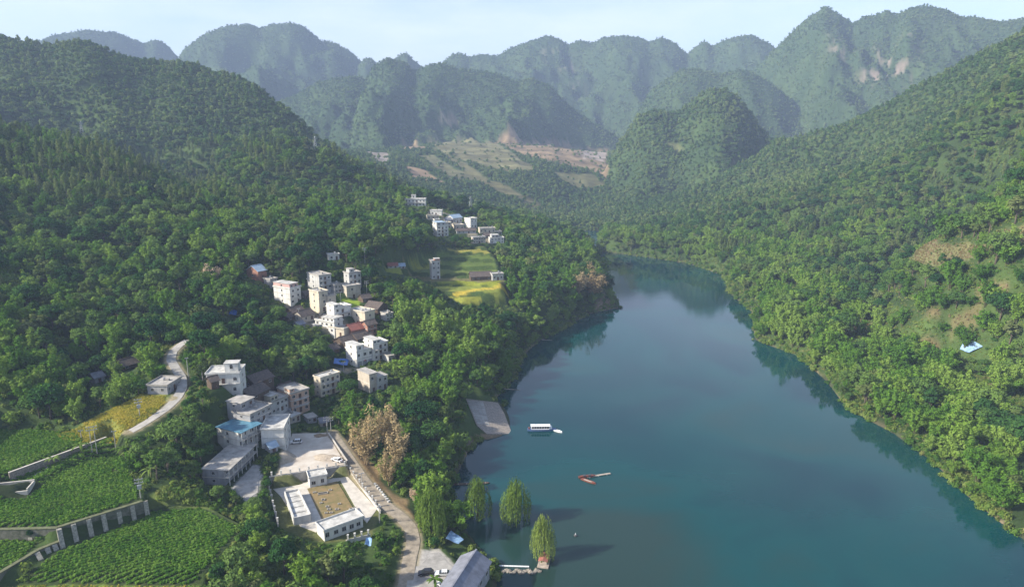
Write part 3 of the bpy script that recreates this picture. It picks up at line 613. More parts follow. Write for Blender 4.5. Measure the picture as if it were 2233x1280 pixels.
# ------------------------------------------------------------------ river
def water_material():
    m, t, out = new_mat('river_water'); N = t.nodes.new; L = t.links.new
    b = N('ShaderNodeBsdfPrincipled'); b.inputs['Roughness'].default_value = 0.04; b.inputs['IOR'].default_value = 1.333
    b.inputs['Specular IOR Level'].default_value = 0.5
    ge = N('ShaderNodeNewGeometry')
    n1 = N('ShaderNodeTexNoise'); n1.inputs['Scale'].default_value = 0.011; n1.inputs['Detail'].default_value = 4; n1.inputs['Distortion'].default_value = 1.2
    mp = N('ShaderNodeMapping'); mp.inputs['Location'].default_value = (0.35, 0.2, 0)
    L(ge.outputs['Position'], mp.inputs['Vector']); L(mp.outputs[0], n1.inputs['Vector'])
    # muddier water in the shallows of the near bank
    sp = N('ShaderNodeSeparateXYZ'); L(ge.outputs['Position'], sp.inputs[0])
    v1 = N('ShaderNodeVectorMath'); v1.operation = 'DISTANCE'; v1.inputs[1].default_value = (28, 188, 0); L(ge.outputs['Position'], v1.inputs[0])
    r1 = N('ShaderNodeMapRange'); r1.inputs['From Min'].default_value = 15; r1.inputs['From Max'].default_value = 75; r1.inputs['To Min'].default_value = 0.34; r1.inputs['To Max'].default_value = 0.0
    L(v1.outputs['Value'], r1.inputs['Value'])
    a1 = N('ShaderNodeMath'); a1.operation = 'ADD'; L(n1.outputs['Fac'], a1.inputs[0]); L(r1.outputs[0], a1.inputs[1])
    cr = N('ShaderNodeValToRGB'); e = cr.color_ramp.elements
    e[0].position = 0.38; e[0].color = (0.0007, 0.027, 0.034, 1); e[1].position = 0.82; e[1].color = (0.014, 0.036, 0.030, 1)
    k = e.new(0.58); k.color = (0.0012, 0.045, 0.046, 1)
    L(a1.outputs[0], cr.inputs[0]); L(cr.outputs[0], b.inputs['Base Color'])
    mp2 = N('ShaderNodeMapping'); mp2.inputs['Scale'].default_value = (0.35, 0.8, 1)
    w1 = N('ShaderNodeTexNoise'); w1.inputs['Scale'].default_value = 1.6; w1.inputs['Detail'].default_value = 4
    L(ge.outputs['Position'], mp2.inputs['Vector']); L(mp2.outputs[0], w1.inputs['Vector'])
    bp = N('ShaderNodeBump'); bp.inputs['Strength'].default_value = 0.09; bp.inputs['Distance'].default_value = 0.10
    L(w1.outputs['Fac'], bp.inputs['Height']); L(bp.outputs[0], b.inputs['Normal'])
    # calm and wind-ruffled patches
    n3 = N('ShaderNodeTexNoise'); n3.inputs['Scale'].default_value = 0.018; n3.inputs['Detail'].default_value = 5; L(ge.outputs['Position'], n3.inputs['Vector'])
    r3 = N('ShaderNodeMapRange'); r3.inputs['From Min'].default_value = 0.4; r3.inputs['From Max'].default_value = 0.7; r3.inputs['To Min'].default_value = 0.015; r3.inputs['To Max'].default_value = 0.07
    L(n3.outputs['Fac'], r3.inputs['Value']); L(r3.outputs[0], b.inputs['Roughness'])
    L(b.outputs[0], out.inputs['Surface']); return m
wm = bpy.data.meshes.new('river')
wm.from_pydata([(-60, 40, 0), (420, 40, 0), (420, 1700, 0), (-60, 1700, 0), (-60, -300, 0), (420, -300, 0)], [], [(0, 1, 2, 3), (4, 5, 1, 0)])
wm.materials.append(water_material())
river = bpy.data.objects.new('river', wm); COL.objects.link(river); tag(river, 'calm blue-green river bending away up the valley', kind='structure')

# ------------------------------------------------------------------ roads and slabs
M_CONC = mat('old_concrete', (0.35,0.335,0.31), 0.9, 0.3, 0.35, bump=0.2)
M_CONC2 = mat('pale_concrete', (0.55,0.51,0.45), 0.9, 0.25, 0.3, bump=0.2)
M_DIRT = mat('dirt_track', (0.31,0.265,0.205), 0.95, 0.35, 0.5, bump=0.4)
M_STONE = mat('rubble_stone', (0.28,0.25,0.21), 0.95, 0.5, 2.2, bump=0.8)
M_WHITEW = mat('white_render', (0.55,0.54,0.51), 0.85, 0.25, 0.6, streak=True)

def strip(name, w, wd, m, thick=0.1):
    P = [Vector(p) for p in w]; Q = []
    for i in range(len(P)-1):
        for k in range(6): Q.append(P[i].lerp(P[i+1], k/6))
    Q.append(P[-1])
    for _ in range(3): Q = [Q[0]]+[(Q[i-1]+Q[i]*2+Q[i+1])/4 for i in range(1, len(Q)-1)]+[Q[-1]]
    mb = MB(); L_, R_ = [], []
    for i, p in enumerate(Q):
        d = (Q[min(i+1, len(Q)-1)]-Q[max(i-1, 0)]); d.z = 0; d.normalize(); n = Vector((d.y, -d.x, 0))
        L_.append(p-n*wd/2); R_.append(p+n*wd/2)
    n = len(Q)
    vs_ = [(*v[:2], v[2]+0.02) for v in L_]+[(*v[:2], v[2]+0.02) for v in R_]+[(*v[:2], v[2]-0.5) for v in L_]+[(*v[:2], v[2]-0.5) for v in R_]
    fs_ = []
    for i in range(n-1):
        fs_ += [(i, n+i, n+i+1, i+1), (i, i+1, 2*n+i+1, 2*n+i), (n+i+1, n+i, 3*n+i, 3*n+i+1)]
    mb.add(vs_, fs_)
    return mb.build(name, m), L_, R_
r1, e1l, e1r = strip('village_road', ROADW['village_road'], 3.6, M_CONC); tag(r1, 'pale concrete lane curving down past the rice field', kind='structure')
r2, _, _ = strip('field_path', ROADW['field_path'], 2.2, M_CONC2); tag(r2, 'narrow concrete path between the crop fields', kind='structure')
r3, e3l, e3r = strip('river_road', ROADW['river_road'], 4.2, M_DIRT); tag(r3, 'dusty track beside the walled compound', kind='structure')
# ------------------------------------------------------------------ plants: leaf-built crowns, shared between copies
LM_BROAD = leaf_mat('broadleaf_leaves', (0.016,0.053,0.019), (0.039,0.102,0.026), (0.105,0.178,0.038), 0.28)
LM_BAMB  = leaf_mat('bamboo_leaves', (0.048,0.120,0.018), (0.095,0.200,0.026), (0.165,0.262,0.042), 0.3)
LM_OLIVE = leaf_mat('olive_leaves', (0.045,0.075,0.024), (0.075,0.115,0.032), (0.125,0.16,0.05), 0.25)
LM_EUC   = leaf_mat('tall_tree_leaves', (0.065,0.115,0.036), (0.105,0.165,0.045), (0.16,0.21,0.062), 0.35)
LM_WILL  = leaf_mat('willow_leaves', (0.08,0.15,0.028), (0.13,0.205,0.036), (0.19,0.26,0.05), 0.4)
LM_DEAD  = leaf_mat('dry_bamboo_leaves', (0.30,0.225,0.12), (0.41,0.32,0.175), (0.50,0.40,0.24), 0.4)
LM_BUSH  = leaf_mat('bush_leaves', (0.038,0.095,0.018), (0.075,0.15,0.026), (0.15,0.205,0.042), 0.3, 40)
LM_FAR   = leaf_mat('hill_tree_leaves', (0.034,0.080,0.026), (0.064,0.128,0.036), (0.122,0.175,0.05), 0.28, 140)
LM_CROP  = leaf_mat('vine_crop_leaves', (0.055,0.14,0.018), (0.09,0.20,0.025), (0.14,0.25,0.036), 0.35, 14)
LM_RICE  = leaf_mat('ripe_rice', (0.17,0.22,0.035), (0.33,0.32,0.045), (0.47,0.40,0.06), 0.35, 9)
LM_GRASSY= leaf_mat('tall_grass', (0.11,0.15,0.035), (0.16,0.20,0.05), (0.24,0.25,0.08), 0.35, 12)
LM_STRAW = leaf_mat('dry_maize', (0.13,0.12,0.05), (0.20,0.16,0.075), (0.27,0.21,0.11), 0.3, 20)
LM_BANA  = leaf_mat('banana_leaves', (0.07,0.13,0.025), (0.11,0.19,0.035), (0.16,0.24,0.05), 0.4)
M_BARK = mat('bark', (0.13,0.105,0.08), 0.95, 0.4, 3.0)
M_CULM = mat('bamboo_culms', (0.11,0.12,0.05), 0.6, 0.3, 2.0)

def quads(cent, nrm, a, b, r):
    """leaf faces: centres, facings, half sizes"""
    n = nrm/np.linalg.norm(nrm, axis=1, keepdims=True)
    t = np.cross(n, r.normal(size=n.shape)); t /= np.linalg.norm(t, axis=1, keepdims=True); s = np.cross(n, t)
    a = np.asarray(a)[..., None] if np.ndim(a) else a; b = np.asarray(b)[..., None] if np.ndim(b) else b
    return np.stack([cent-t*a, cent-s*b, cent+t*a, cent+s*b], 1).reshape(-1, 3)
def quad_mesh(name, V, m):
    me = bpy.data.meshes.new(name); n = len(V)//4
    me.vertices.add(len(V)); me.vertices.foreach_set('co', V.astype(np.float32).ravel())
    me.loops.add(len(V)); me.loops.foreach_set('vertex_index', np.arange(len(V)))
    me.polygons.add(n); me.polygons.foreach_set('loop_start', np.arange(n)*4)
    me.update(calc_edges=True); me.materials.append(m); return me

def broad_crown(name, seed, R=4.2, zc=6.4, H=3.9, ncl=26, nl=50, leaf=0.42, m=None):
    r = np.random.default_rng(seed); V = []
    for i in range(ncl):
        u = r.uniform(-0.35, 1.0); t = r.uniform(0, 2*pi) if i else 0; q = math.sqrt(max(0, 1-u*u)); f = r.uniform(0.5, 0.82)
        c = np.array([R*q*cos(t)*f, R*q*sin(t)*f, zc+H*u*f]); cr = R*r.uniform(0.26, 0.42)
        d = r.normal(size=(nl, 3)); d[:, 2] = np.abs(d[:, 2])*0.9-0.25; d /= np.linalg.norm(d, axis=1, keepdims=True)
        p = c+d*cr*r.uniform(0.75, 1.08, (nl, 1))*np.array([1, 1, 0.8])
        V.append(quads(p, d+r.normal(size=d.shape)*0.35+np.array([0, 0, 0.3]), leaf*r.uniform(0.7, 1.3, nl), leaf*0.62*r.uniform(0.7, 1.3, nl), r))
    return quad_mesh(name, np.concatenate(V), m or LM_BROAD)
def trunk_mesh(name, seed, H=6.0, R=0.26, nl=5, spread=2.2):
    r = random.Random(seed); mb = MB(); lean = (r.uniform(-.4, .4), r.uniform(-.4, .4))
    mb.tube([(0, 0, -0.8), (lean[0]*.3, lean[1]*.3, H*.35), (lean[0], lean[1], H*.75)], [R*1.25, R, R*.55], 6)
    for k in range(nl):
        t = 2*pi*(k+r.random()*.6)/nl; z0 = H*r.uniform(.4, .7); s = spread*r.uniform(.7, 1.1)
        mb.tube([(lean[0]*.6, lean[1]*.6, z0), (s*.5*cos(t), s*.5*sin(t), z0+H*.18), (s*cos(t), s*sin(t), z0+H*.42)], [R*.5, R*.35, R*.12], 4)
    return mb.mesh(name, M_BARK, True)
def bamboo_crown(name, seed, H=12.5, n=15, per=96, spread=4.2, leaf=0.42, m=None, sparse=1.0, dr=(.08, .30), pw=1.12):
    r = np.random.default_rng(seed); V = []; mb = MB()
    for i in range(n):
        t = 2*pi*i/n*2.4+r.uniform(-.4, .4); out = spread*math.sqrt((i+0.6)/n)*r.uniform(.75, 1.15); h = H*r.uniform(.8, 1.1)*(1.06-0.46*min(1.1, out/spread)); droop = r.uniform(*dr)
        d = np.array([cos(t), sin(t)])
        def path(s):
            s = np.asarray(s); rad = 0.35+out*(s**2.0); z = h*(s-droop*s**4.5)
            return np.stack([d[0]*rad, d[1]*rad, z], -1)
        P = path(np.linspace(0, 1, 6)); mb.tube([tuple(p) for p in P[:5]], [0.09, 0.085, 0.07, 0.05, 0.03], 4, False)
        k = int(per*sparse); s = 0.24+0.78*r.uniform(0, 1, k)**0.8
        w = pw*np.sin(np.clip((s-0.22)/0.86, 0, 1)*pi)**0.7+0.18
        dd = r.normal(size=(k, 3)); dd /= np.linalg.norm(dd, axis=1, keepdims=True); dd[:, 2] = dd[:, 2]*0.8
        c = path(s)+dd*w[:, None]*r.uniform(.55, 1.0, (k, 1)); c[:, 2] -= 0.1
        V.append(quads(c, dd+np.array([0, 0, 0.55])+r.normal(size=dd.shape)*.3, leaf*r.uniform(.7, 1.4, k), leaf*.42*r.uniform(.7, 1.3, k), r))
    return quad_mesh(name+'_leaves', np.concatenate(V), m or LM_BAMB), mb.mesh(name+'_culms', M_CULM if m is None else mat('dry_culms', (0.3,0.22,0.12)), True)
def tall_crown(name, seed, H=15, R=2.1, ncl=22, nl=30, leaf=0.42):
    r = np.random.default_rng(seed); V = []
    for i in range(ncl):
        u = (i+.5)/ncl; z = H*(0.38+0.6*u); q = R*(math.sin(pi*min(1, 0.12+u*0.9))**0.8); t = r.uniform(0, 2*pi); f = r.uniform(.2, .8)
        c = np.array([q*f*cos(t), q*f*sin(t), z]); cr = r.uniform(.8, 1.3)
        d = r.normal(size=(nl, 3)); d /= np.linalg.norm(d, axis=1, keepdims=True)
        V.append(quads(c+d*cr*r.uniform(.6, 1.1, (nl, 1))*np.array([1, 1, 1.2]), d+np.array([0, 0, .4])+r.normal(size=d.shape)*.4, leaf*r.uniform(.7, 1.3, nl), leaf*.55, r))
    return quad_mesh(name, np.concatenate(V), LM_EUC)
def willow_crown(name, seed, H=13.0, R=4.5, n=190, per=19):
    r = np.random.default_rng(seed); V = []
    for i in range(n):
        t = r.uniform(0, 2*pi); f = math.sqrt(r.uniform(0.02, 1))*(1+.14*math.sin(2*t+seed)+.1*math.sin(5*t+seed*2)); x = R*f*cos(t); y = R*f*sin(t)
        top = H*(1.0-0.36*min(f, 1.3)**2.2)*r.uniform(.74, 1.05); low = max(0.6, top-(H*0.30+H*0.42*f)*r.uniform(.7, 1.15))
        k = per; zz = top-(top-low)*np.linspace(0, 1, k)+r.uniform(-.3, .3, k)
        sw = 1+0.16*np.sin(np.linspace(0, pi, k)); c = np.stack([x*sw+r.normal(size=k)*.16, y*sw+r.normal(size=k)*.16, zz], -1)
        nn = np.stack([np.full(k, cos(t)), np.full(k, sin(t)), np.full(k, .35)], -1)+r.normal(size=(k, 3))*.5
        n_u = nn/np.linalg.norm(nn, axis=1, keepdims=True); up = np.array([0, 0, 1.0]); s = np.cross(n_u, up); s /= np.linalg.norm(s, axis=1, keepdims=True)+1e-6; tt = np.cross(s, n_u)
        a = r.uniform(.3, .6, k)[:, None]; b = r.uniform(.08, .17, k)[:, None]
        V.append(np.stack([c-tt*a, c-s*b, c+tt*a, c+s*b], 1).reshape(-1, 3))
    return quad_mesh(name, np.concatenate(V), LM_WILL)
def banana_mesh(name, seed):
    r = random.Random(seed); mb = MB(); n = 9
    for k in range(n):
        t = 2*pi*k/n+r.uniform(-.3, .3); L = r.uniform(2.0, 3.0); up = r.uniform(.5, 1.3); prev = None
        for i in range(5):
            s = i/4; x = L*s; z = 2.2+up*2.2*s-2.4*s*s; w = 0.34*math.sin(pi*min(1, .12+.86*s))+.03
            a = (x*cos(t)-w*sin(t), x*sin(t)+w*cos(t), z-w*.25); b = (x*cos(t)+w*sin(t), x*sin(t)-w*cos(t), z-w*.25); c = (x*cos(t), x*sin(t), z)
            if prev: mb.add([prev[0], prev[2], c, a, prev[1], b], [(0, 1, 2, 3), (1, 4, 5, 2)])
            prev = (a, b, c)
    st = MB().tube([(0, 0, -.4), (0, 0, 1.2), (.05, 0, 2.4)], [.2, .17, .1], 6)
    return mb.mesh(name, LM_BANA), st.mesh(name+'_stem', mat('banana_stem', (0.2,0.2,0.08)), True)
def far_crown(name, seed, R=3.6, H=3.6, n=90, leaf=1.15, m=None, base=0.0):
    r = np.random.default_rng(seed); d = r.normal(size=(n, 3)); d[:, 2] = np.abs(d[:, 2])*1.1-.25; d /= np.linalg.norm(d, axis=1, keepdims=True)
    lump = 1+0.25*np.sin(d[:, 0]*5+seed)*np.cos(d[:, 1]*4+seed*2)
    p = d*np.array([R, R, H])*(r.uniform(.55, 1.0, (n, 1))*lump[:, None])+np.array([0, 0, H*.8+base])
    return quad_mesh(name, quads(p, d+r.normal(size=d.shape)*.4+np.array([0, 0, .3]), leaf*r.uniform(.6, 1.3, n), leaf*.7*r.uniform(.6, 1.3, n), r), m or LM_FAR)
def tuft(name, seed, n, R, H, leaf, asp, m, up=0.5):
    r = np.random.default_rng(seed); d = r.normal(size=(n, 3)); d[:, 2] = np.abs(d[:, 2]); d /= np.linalg.norm(d, axis=1, keepdims=True)
    p = d*np.array([R, R, H])*r.uniform(.4, 1.0, (n, 1))
    return quad_mesh(name, quads(p, d+np.array([0, 0, up])+r.normal(size=d.shape)*.4, leaf*r.uniform(.7, 1.3, n), leaf*asp, r), m)

BROAD = [(broad_crown('crown', 11+k, R=[4.3, 3.7, 4.9, 3.4][k], H=[3.9, 4.2, 3.7, 4.6][k], zc=[6.2, 6.6, 6.6, 7.0][k]), trunk_mesh('trunk', 5+k)) for k in range(4)]
BROAD += [(broad_crown('crown', 111, R=5.4, H=2.9, zc=6.0, ncl=30), trunk_mesh('trunk', 115, spread=3.0)), (broad_crown('crown', 112, R=2.7, H=5.0, zc=6.8, ncl=22, nl=46), trunk_mesh('trunk', 116, spread=1.3)), (broad_crown('crown', 113, R=3.9, H=3.6, zc=5.6, ncl=20, nl=44, m=LM_OLIVE), trunk_mesh('trunk', 117)), (broad_crown('crown', 114, R=3.2, H=4.4, zc=6.2, ncl=16, nl=40, m=LM_OLIVE), trunk_mesh('trunk', 118))]
BAMB = [bamboo_crown('bamboo', 21+k, H=[12.5, 11.0, 14.0, 9.5][k], spread=[4.2, 4.8, 3.8, 3.6][k], n=[15, 16, 13, 12][k]) for k in range(4)]
TALL = [(tall_crown('crown', 31+k, H=[15, 13, 16.5][k]), trunk_mesh('trunk', 35+k, H=[13, 11, 14][k], R=.17, nl=4, spread=.9)) for k in range(3)]
WILL = [(willow_crown('crown', 41+k), trunk_mesh('trunk', 45+k, H=9, R=.32, nl=6, spread=2.6)) for k in range(3)]
DEAD = [bamboo_crown('dry_bamboo', 51+k, H=[13, 11][k], m=LM_DEAD, spread=[2.6, 3.0][k], n=[11, 13][k], per=190, leaf=.26, dr=(.0, .10), pw=1.15) for k in range(2)]
BANA = [banana_mesh('banana', 61+k) for k in range(2)]

# scattered stuff: points with turn, size and kind; prototypes live outside the scene
def protos(name, meshes):
    c = bpy.data.collections.new(name)
    for i, me_ in enumerate(meshes):
        o = bpy.data.objects.new('%s_%02d' % (name, i), me_); c.objects.link(o)
    return c
def scatter(name, label, P, rot, scl, kindi, coll):
    me_ = bpy.data.meshes.new(name); n = len(P)
    me_.vertices.add(n); me_.vertices.foreach_set('co', np.asarray(P, np.float32).ravel())
    for an, arr, ty in (('turn', rot, 'FLOAT'), ('size', scl, 'FLOAT'), ('sort', kindi, 'INT')):
        a = me_.attributes.new(an, ty, 'POINT'); a.data.foreach_set('value', np.asarray(arr, np.float32 if ty == 'FLOAT' else np.int32))
    me_.update()
    o = bpy.data.objects.new(name, me_); COL.objects.link(o); tag(o, label, kind='stuff')
    g = bpy.data.node_groups.new(name, 'GeometryNodeTree')
    g.interface.new_socket('Geometry', in_out='INPUT', socket_type='NodeSocketGeometry'); g.interface.new_socket('Geometry', in_out='OUTPUT', socket_type='NodeSocketGeometry')
    N = g.nodes.new; gi = N('NodeGroupInput'); go = N('NodeGroupOutput')
    ci = N('GeometryNodeCollectionInfo'); ci.inputs['Collection'].default_value = coll; ci.inputs['Separate Children'].default_value = True; ci.inputs['Reset Children'].default_value = True
    ip = N('GeometryNodeInstanceOnPoints'); ip.inputs['Pick Instance'].default_value = True
    def attr(nm, ty):
        a = N('GeometryNodeInputNamedAttribute'); a.data_type = ty; a.inputs['Name'].default_value = nm; return a.outputs['Attribute']
    cx = N('ShaderNodeCombineXYZ'); L = g.links.new
    L(gi.outputs[0], ip.inputs['Points']); L(ci.outputs[0], ip.inputs['Instance']); L(attr('sort', 'INT'), ip.inputs['Instance Index'])
    L(attr('turn', 'FLOAT'), cx.inputs['Z']); L(cx.outputs[0], ip.inputs['Rotation']); L(attr('size', 'FLOAT'), ip.inputs['Scale']); L(ip.outputs[0], go.inputs[0])
    md = o.modifiers.new('scatter', 'NODES'); md.node_group = g
    return o
# ------------------------------------------------------------------ buildings
WALLS = {
 'white': mat('white_plaster', (0.66,0.65,0.61), 0.85, 0.26, 0.5, streak=True),
 'cream': mat('cream_plaster', (0.56,0.50,0.39), 0.85, 0.28, 0.5, streak=True),
 'grey':  mat('bare_block_wall', (0.33,0.33,0.34), 0.92, 0.28, 0.7, streak=True),
 'tan':   mat('tan_brick_wall', (0.46,0.41,0.34), 0.92, 0.25, 0.8, streak=True),
 'pale':  mat('pale_grey_plaster', (0.46,0.46,0.45), 0.88, 0.3, 0.6, streak=True),
 'brick': mat('red_brick_wall', (0.33,0.17,0.12), 0.92, 0.3, 1.2),
 'orange':mat('ochre_plaster', (0.50,0.34,0.25), 0.9, 0.22, 0.7, streak=True),
 'pink':  mat('pink_plaster', (0.55,0.36,0.33), 0.88, 0.22, 0.7, streak=True),
 'wood':  mat('dark_timber_wall', (0.12,0.085,0.06), 0.85, 0.4, 1.0, streak=True),
}
M_ROOFC = mat('flat_roof_concrete', (0.40,0.38,0.35), 0.92, 0.35, 0.5)
M_ROOFW = mat('white_flat_roof', (0.52,0.51,0.48), 0.85, 0.38, 0.5)
M_TILE = mat('dark_tile_roof', (0.115,0.092,0.08), 0.9, 0.45, 1.1, col2=(0.05,0.042,0.04), bump=0.5)
M_RTILE = mat('red_sheet_roof', (0.27,0.10,0.075), 0.7, 0.3, 0.8)
M_BLUE = mat('blue_sheet_roof', (0.09,0.22,0.31), 0.55, 0.25, 0.6)
M_PBLUE = mat('pale_blue_sheet_roof', (0.32,0.42,0.52), 0.55, 0.25, 0.6)
M_GREYR = mat('slate_sheet_roof', (0.20,0.21,0.25), 0.6, 0.3, 0.5)
M_FRAME = mat('window_frame', (0.45,0.44,0.42), 0.6, 0.15, 2.0)
M_PANE = mat('window_glass', (0.018,0.022,0.028), 0.12, 0.2, 1.0, spec=0.6)
M_DOOR = mat('brown_door', (0.10,0.055,0.035), 0.6, 0.3, 2.0)
M_SHUT = mat('steel_shutter', (0.30,0.31,0.33), 0.5, 0.2, 1.5, metal=0.3)
M_RAIL = mat('balcony_rail', (0.5,0.5,0.5), 0.5, 0.2, 2.0)
ROOFM = {'flat': M_ROOFC, 'white': M_ROOFW, 'tile': M_TILE, 'red': M_RTILE, 'blue': M_BLUE, 'pblue': M_PBLUE, 'slate': M_GREYR}

# one window mesh of unit size, facing -y, shared by every house (frame proud of the wall, pane set back)
def _win_frame(arch):
    mb = MB(); t = 0.07
    mb.box(-.5, -.5+t, -.07, .02, 0, 1); mb.box(.5-t, .5, -.07, .02, 0, 1); mb.box(-.5+t, .5-t, -.07, .02, 0, t); mb.box(-.03, .03, -.06, .02, t, 1-t); mb.box(-.58, .58, -.12, .02, -.07, 0)
    mb.box(-.5+t, .5-t, -.07, .02, 1-t, 1)
    if arch:
        pr = None
        for i in range(9):
            a = pi*i/8; p = ((-.5*cos(a)), 1+.32*sin(a)); q = (-.42*cos(a), 1+.25*sin(a))
            if pr: mb.add([(pr[0][0], -.07, pr[0][1]), (p[0], -.07, p[1]), (q[0], -.07, q[1]), (pr[1][0], -.07, pr[1][1])], [(0, 1, 2, 3)])
            pr = (p, q)
    return mb.mesh('window', M_FRAME)
def _win_pane(arch):
    mb = MB().box(-.44, .44, -.035, .01, .06, .95)
    if arch:
        poly = [(-.42*cos(pi*i/8), .95+.27*sin(pi*i/8)) for i in range(9)]
        mb.add([(p[0], -.035, p[1]) for p in poly], [tuple(range(8, -1, -1))])
    return mb.mesh('pane', M_PANE)
WINF = [_win_frame(False), _win_frame(True)]; WINP = [_win_pane(False), _win_pane(True)]
DOORF = MB().box(-.5, .5, -.06, .02, 0, 1).mesh('door', M_DOOR); SHUTF = MB().box(-.5, .5, -.06, .02, 0, 1).mesh('shutter', M_SHUT)
DOORH = MB().box(.28, .36, -.11, -.055, .42, .52).mesh('handle', M_FRAME)
COLM = MB().box(-.14, .14, -.14, .14, 0, 1).mesh('column', M_ROOFW)
HR = random.Random(5)
TANK = MB().tube([(0, 0, 0), (0, 0, 1.1), (0, 0, 1.35)], [.55, .55, .2], 8).mesh('water_tank', mat('steel_tank', (0.42,0.43,0.45), 0.35, 0.15, 1.0, metal=0.6))
KEEP = []      # picture boxes that tree crowns nearer than r must leave open
FOOT = []      # footprints

def window(parent, x, y, z, w, h, rz=0.0, arch=False):
    o = link_mesh('window', WINF[arch], parent, (x, y, z), rz, (w, 1, h)); link_mesh('pane', WINP[arch], o); return o

def house(name, label, c, fw, sw, hp, yaw, st=2, wall='white', roof='flat', nw=3, ns=1, door=True, arch=False, balc=False, cols=0, tower=None,
          W=None, D=None, dz=0.0, upper=None, shutters=False, keep=True, parapet=True, group='village houses', cat='house', side_wall=None, blank=False, sink=6.0, rmat=None, twall=None):
    """c: pixel of the near bottom corner; fw, sw: picture widths of front and side wall; hp: picture height of the wall"""
    p, r, s, y, W, D, ox = SITE[label]; H = hp*s/cos(math.atan2(CAM_Z-p[2], r))
    root = empty(name, (p[0], p[1], p[2]+dz), y)
    tag(root, label, cat, group)
    wm_ = WALLS[wall]; T = ROOFM[roof] if rmat is None else rmat
    gable = roof in ('tile', 'red', 'blue', 'slate', 'pblue') and cols == 0
    mb = MB().box(ox, ox+W, 0, D, -sink, H)
    if gable:
        rh = min(0.28*D, 2.6)
        mb.add([(ox, 0, H), (ox, D, H), (ox, D/2, H+rh), (ox+W, 0, H), (ox+W, D, H), (ox+W, D/2, H+rh)], [(0, 2, 1), (3, 4, 5)])
    mb.build('wall', wm_, root)
    if gable:
        e = .55; k = rh/(D/2); ez = H-e*k+.05
        rb = MB().add([(ox-e, -e, ez), (ox+W+e, -e, ez), (ox+W+e, D/2, H+rh+.05), (ox-e, D/2, H+rh+.05), (ox+W+e, D+e, ez), (ox-e, D+e, ez),
                       (ox-e, -e, ez+.16), (ox+W+e, -e, ez+.16), (ox+W+e, D/2, H+rh+.24), (ox-e, D/2, H+rh+.24), (ox+W+e, D+e, ez+.16), (ox-e, D+e, ez+.16)],
                      [(1, 0, 3, 2), (2, 3, 5, 4), (6, 7, 8, 9), (9, 8, 10, 11), (0, 1, 7, 6), (4, 5, 11, 10), (1, 2, 8, 7), (2, 4, 10, 8), (3, 0, 6, 9), (5, 3, 9, 11)])
        ro = rb.build('roof', T, root)
        MB().box(ox-e, ox+W+e, D/2-.16, D/2+.16, H+rh+.2, H+rh+.4).build('ridge', T, ro)
    else:
        ro = MB().box(ox-.35, ox+W+.35, -.45, D+.35, H, H+.16).build('roof', T, root)
        if parapet:
            t = .16; ph = .55; z0, z1 = H+.162, H+.16+ph
            MB().box(ox-.3, ox+W+.3, -.4, -.4+t, z0, z1).box(ox-.3, ox+W+.3, D+.3-t, D+.3, z0, z1).box(ox-.3, ox-.3+t, -.4+t, D+.3-t, z0, z1).box(ox+W+.3-t, ox+W+.3, -.4+t, D+.3-t, z0, z1).build('parapet', wm_ if wall in ('white', 'cream') else M_CONC, ro)
    if not gable and not cols and W > 4 and HR.random() < .75:
        for _ in range(HR.choice((1, 1, 2))): link_mesh('water_tank', TANK, root, (ox+W*HR.uniform(.55, .9), D*HR.uniform(.55, .85), H+.16+(0 if not upper else 0)), 0, HR.uniform(.7, 1.1))
        MB().box(ox+W*.55, ox+W*.55+.9, D*.3, D*.3+1.4, H+.16, H+.16+HR.uniform(.4, 1.0)).build('roof_box', M_CONC, root)
    sh = H/st
    for k in range(1, st):
        MB().box(ox-.12, ox+W+.12, -.14, D+.1, k*sh-.14, k*sh+.06).build('floor_slab', M_CONC2 if wall in ('grey', 'tan') else M_ROOFW, root)
        if balc:
            b0, b1 = (ox+W*.12, ox+W*.88)
            bo = MB().box(b0, b1, -1.25, -.142, k*sh-.10, k*sh+.04).build('balcony', M_ROOFW, root)
            rb = MB()
            rb.box(b0, b1, -1.25, -1.19, k*sh+.85, k*sh+.93)
            nb = max(4, int((b1-b0)/.8))
            for q in range(nb+1): rb.box(b0+(b1-b0-.06)*q/nb, b0+(b1-b0-.06)*q/nb+.06, -1.24, -1.2, k*sh+.04, k*sh+.85)
            rb.build('railing', M_RAIL, bo)
    wh = min(1.5, sh*.46); ww = min(1.5, W/(nw+1)*.72) if nw else 1
    if not blank:
        for k in range(st):
            for q in range(nw):
                x = ox+W*(q+.5)/nw
                if k == 0 and door and q == nw//2:
                    if shutters: link_mesh('shutter', SHUTF, root, (x, 0, .05), 0, (min(2.6, W/nw*.8), 1, min(2.6, sh*.78)))
                    else:
                        d_ = link_mesh('door', DOORF, root, (x, 0, .05), 0, (1.25, 1, min(2.3, sh*.7))); link_mesh('handle', DOORH, d_)
                elif k == 0 and shutters:
                    link_mesh('shutter', SHUTF, root, (x, 0, .05), 0, (min(2.6, W/nw*.8), 1, min(2.6, sh*.78)))
                elif balc and k > 0 and q == nw//2:
                    d_ = link_mesh('door', DOORF, root, (x, 0, k*sh+.08), 0, (1.3, 1, min(2.2, sh*.68))); link_mesh('handle', DOORH, d_)
                elif HR.random() > .1: window(root, x+HR.uniform(-.12, .12)*W/nw, 0, k*sh+sh*HR.uniform(.27, .33), ww*HR.uniform(.75, 1.1), wh*(.8 if arch else HR.uniform(.85, 1.1)), 0, arch)
    for k in range(st):
        for q in range(ns):
            yy = D*(q+.5)/ns
            if yaw >= 0: window(root, ox, yy, k*sh+sh*.34, min(1.1, D*.25), wh*.85, -pi/2, False)
            else: window(root, ox+W, yy, k*sh+sh*.34, min(1.1, D*.25), wh*.85, pi/2, False)
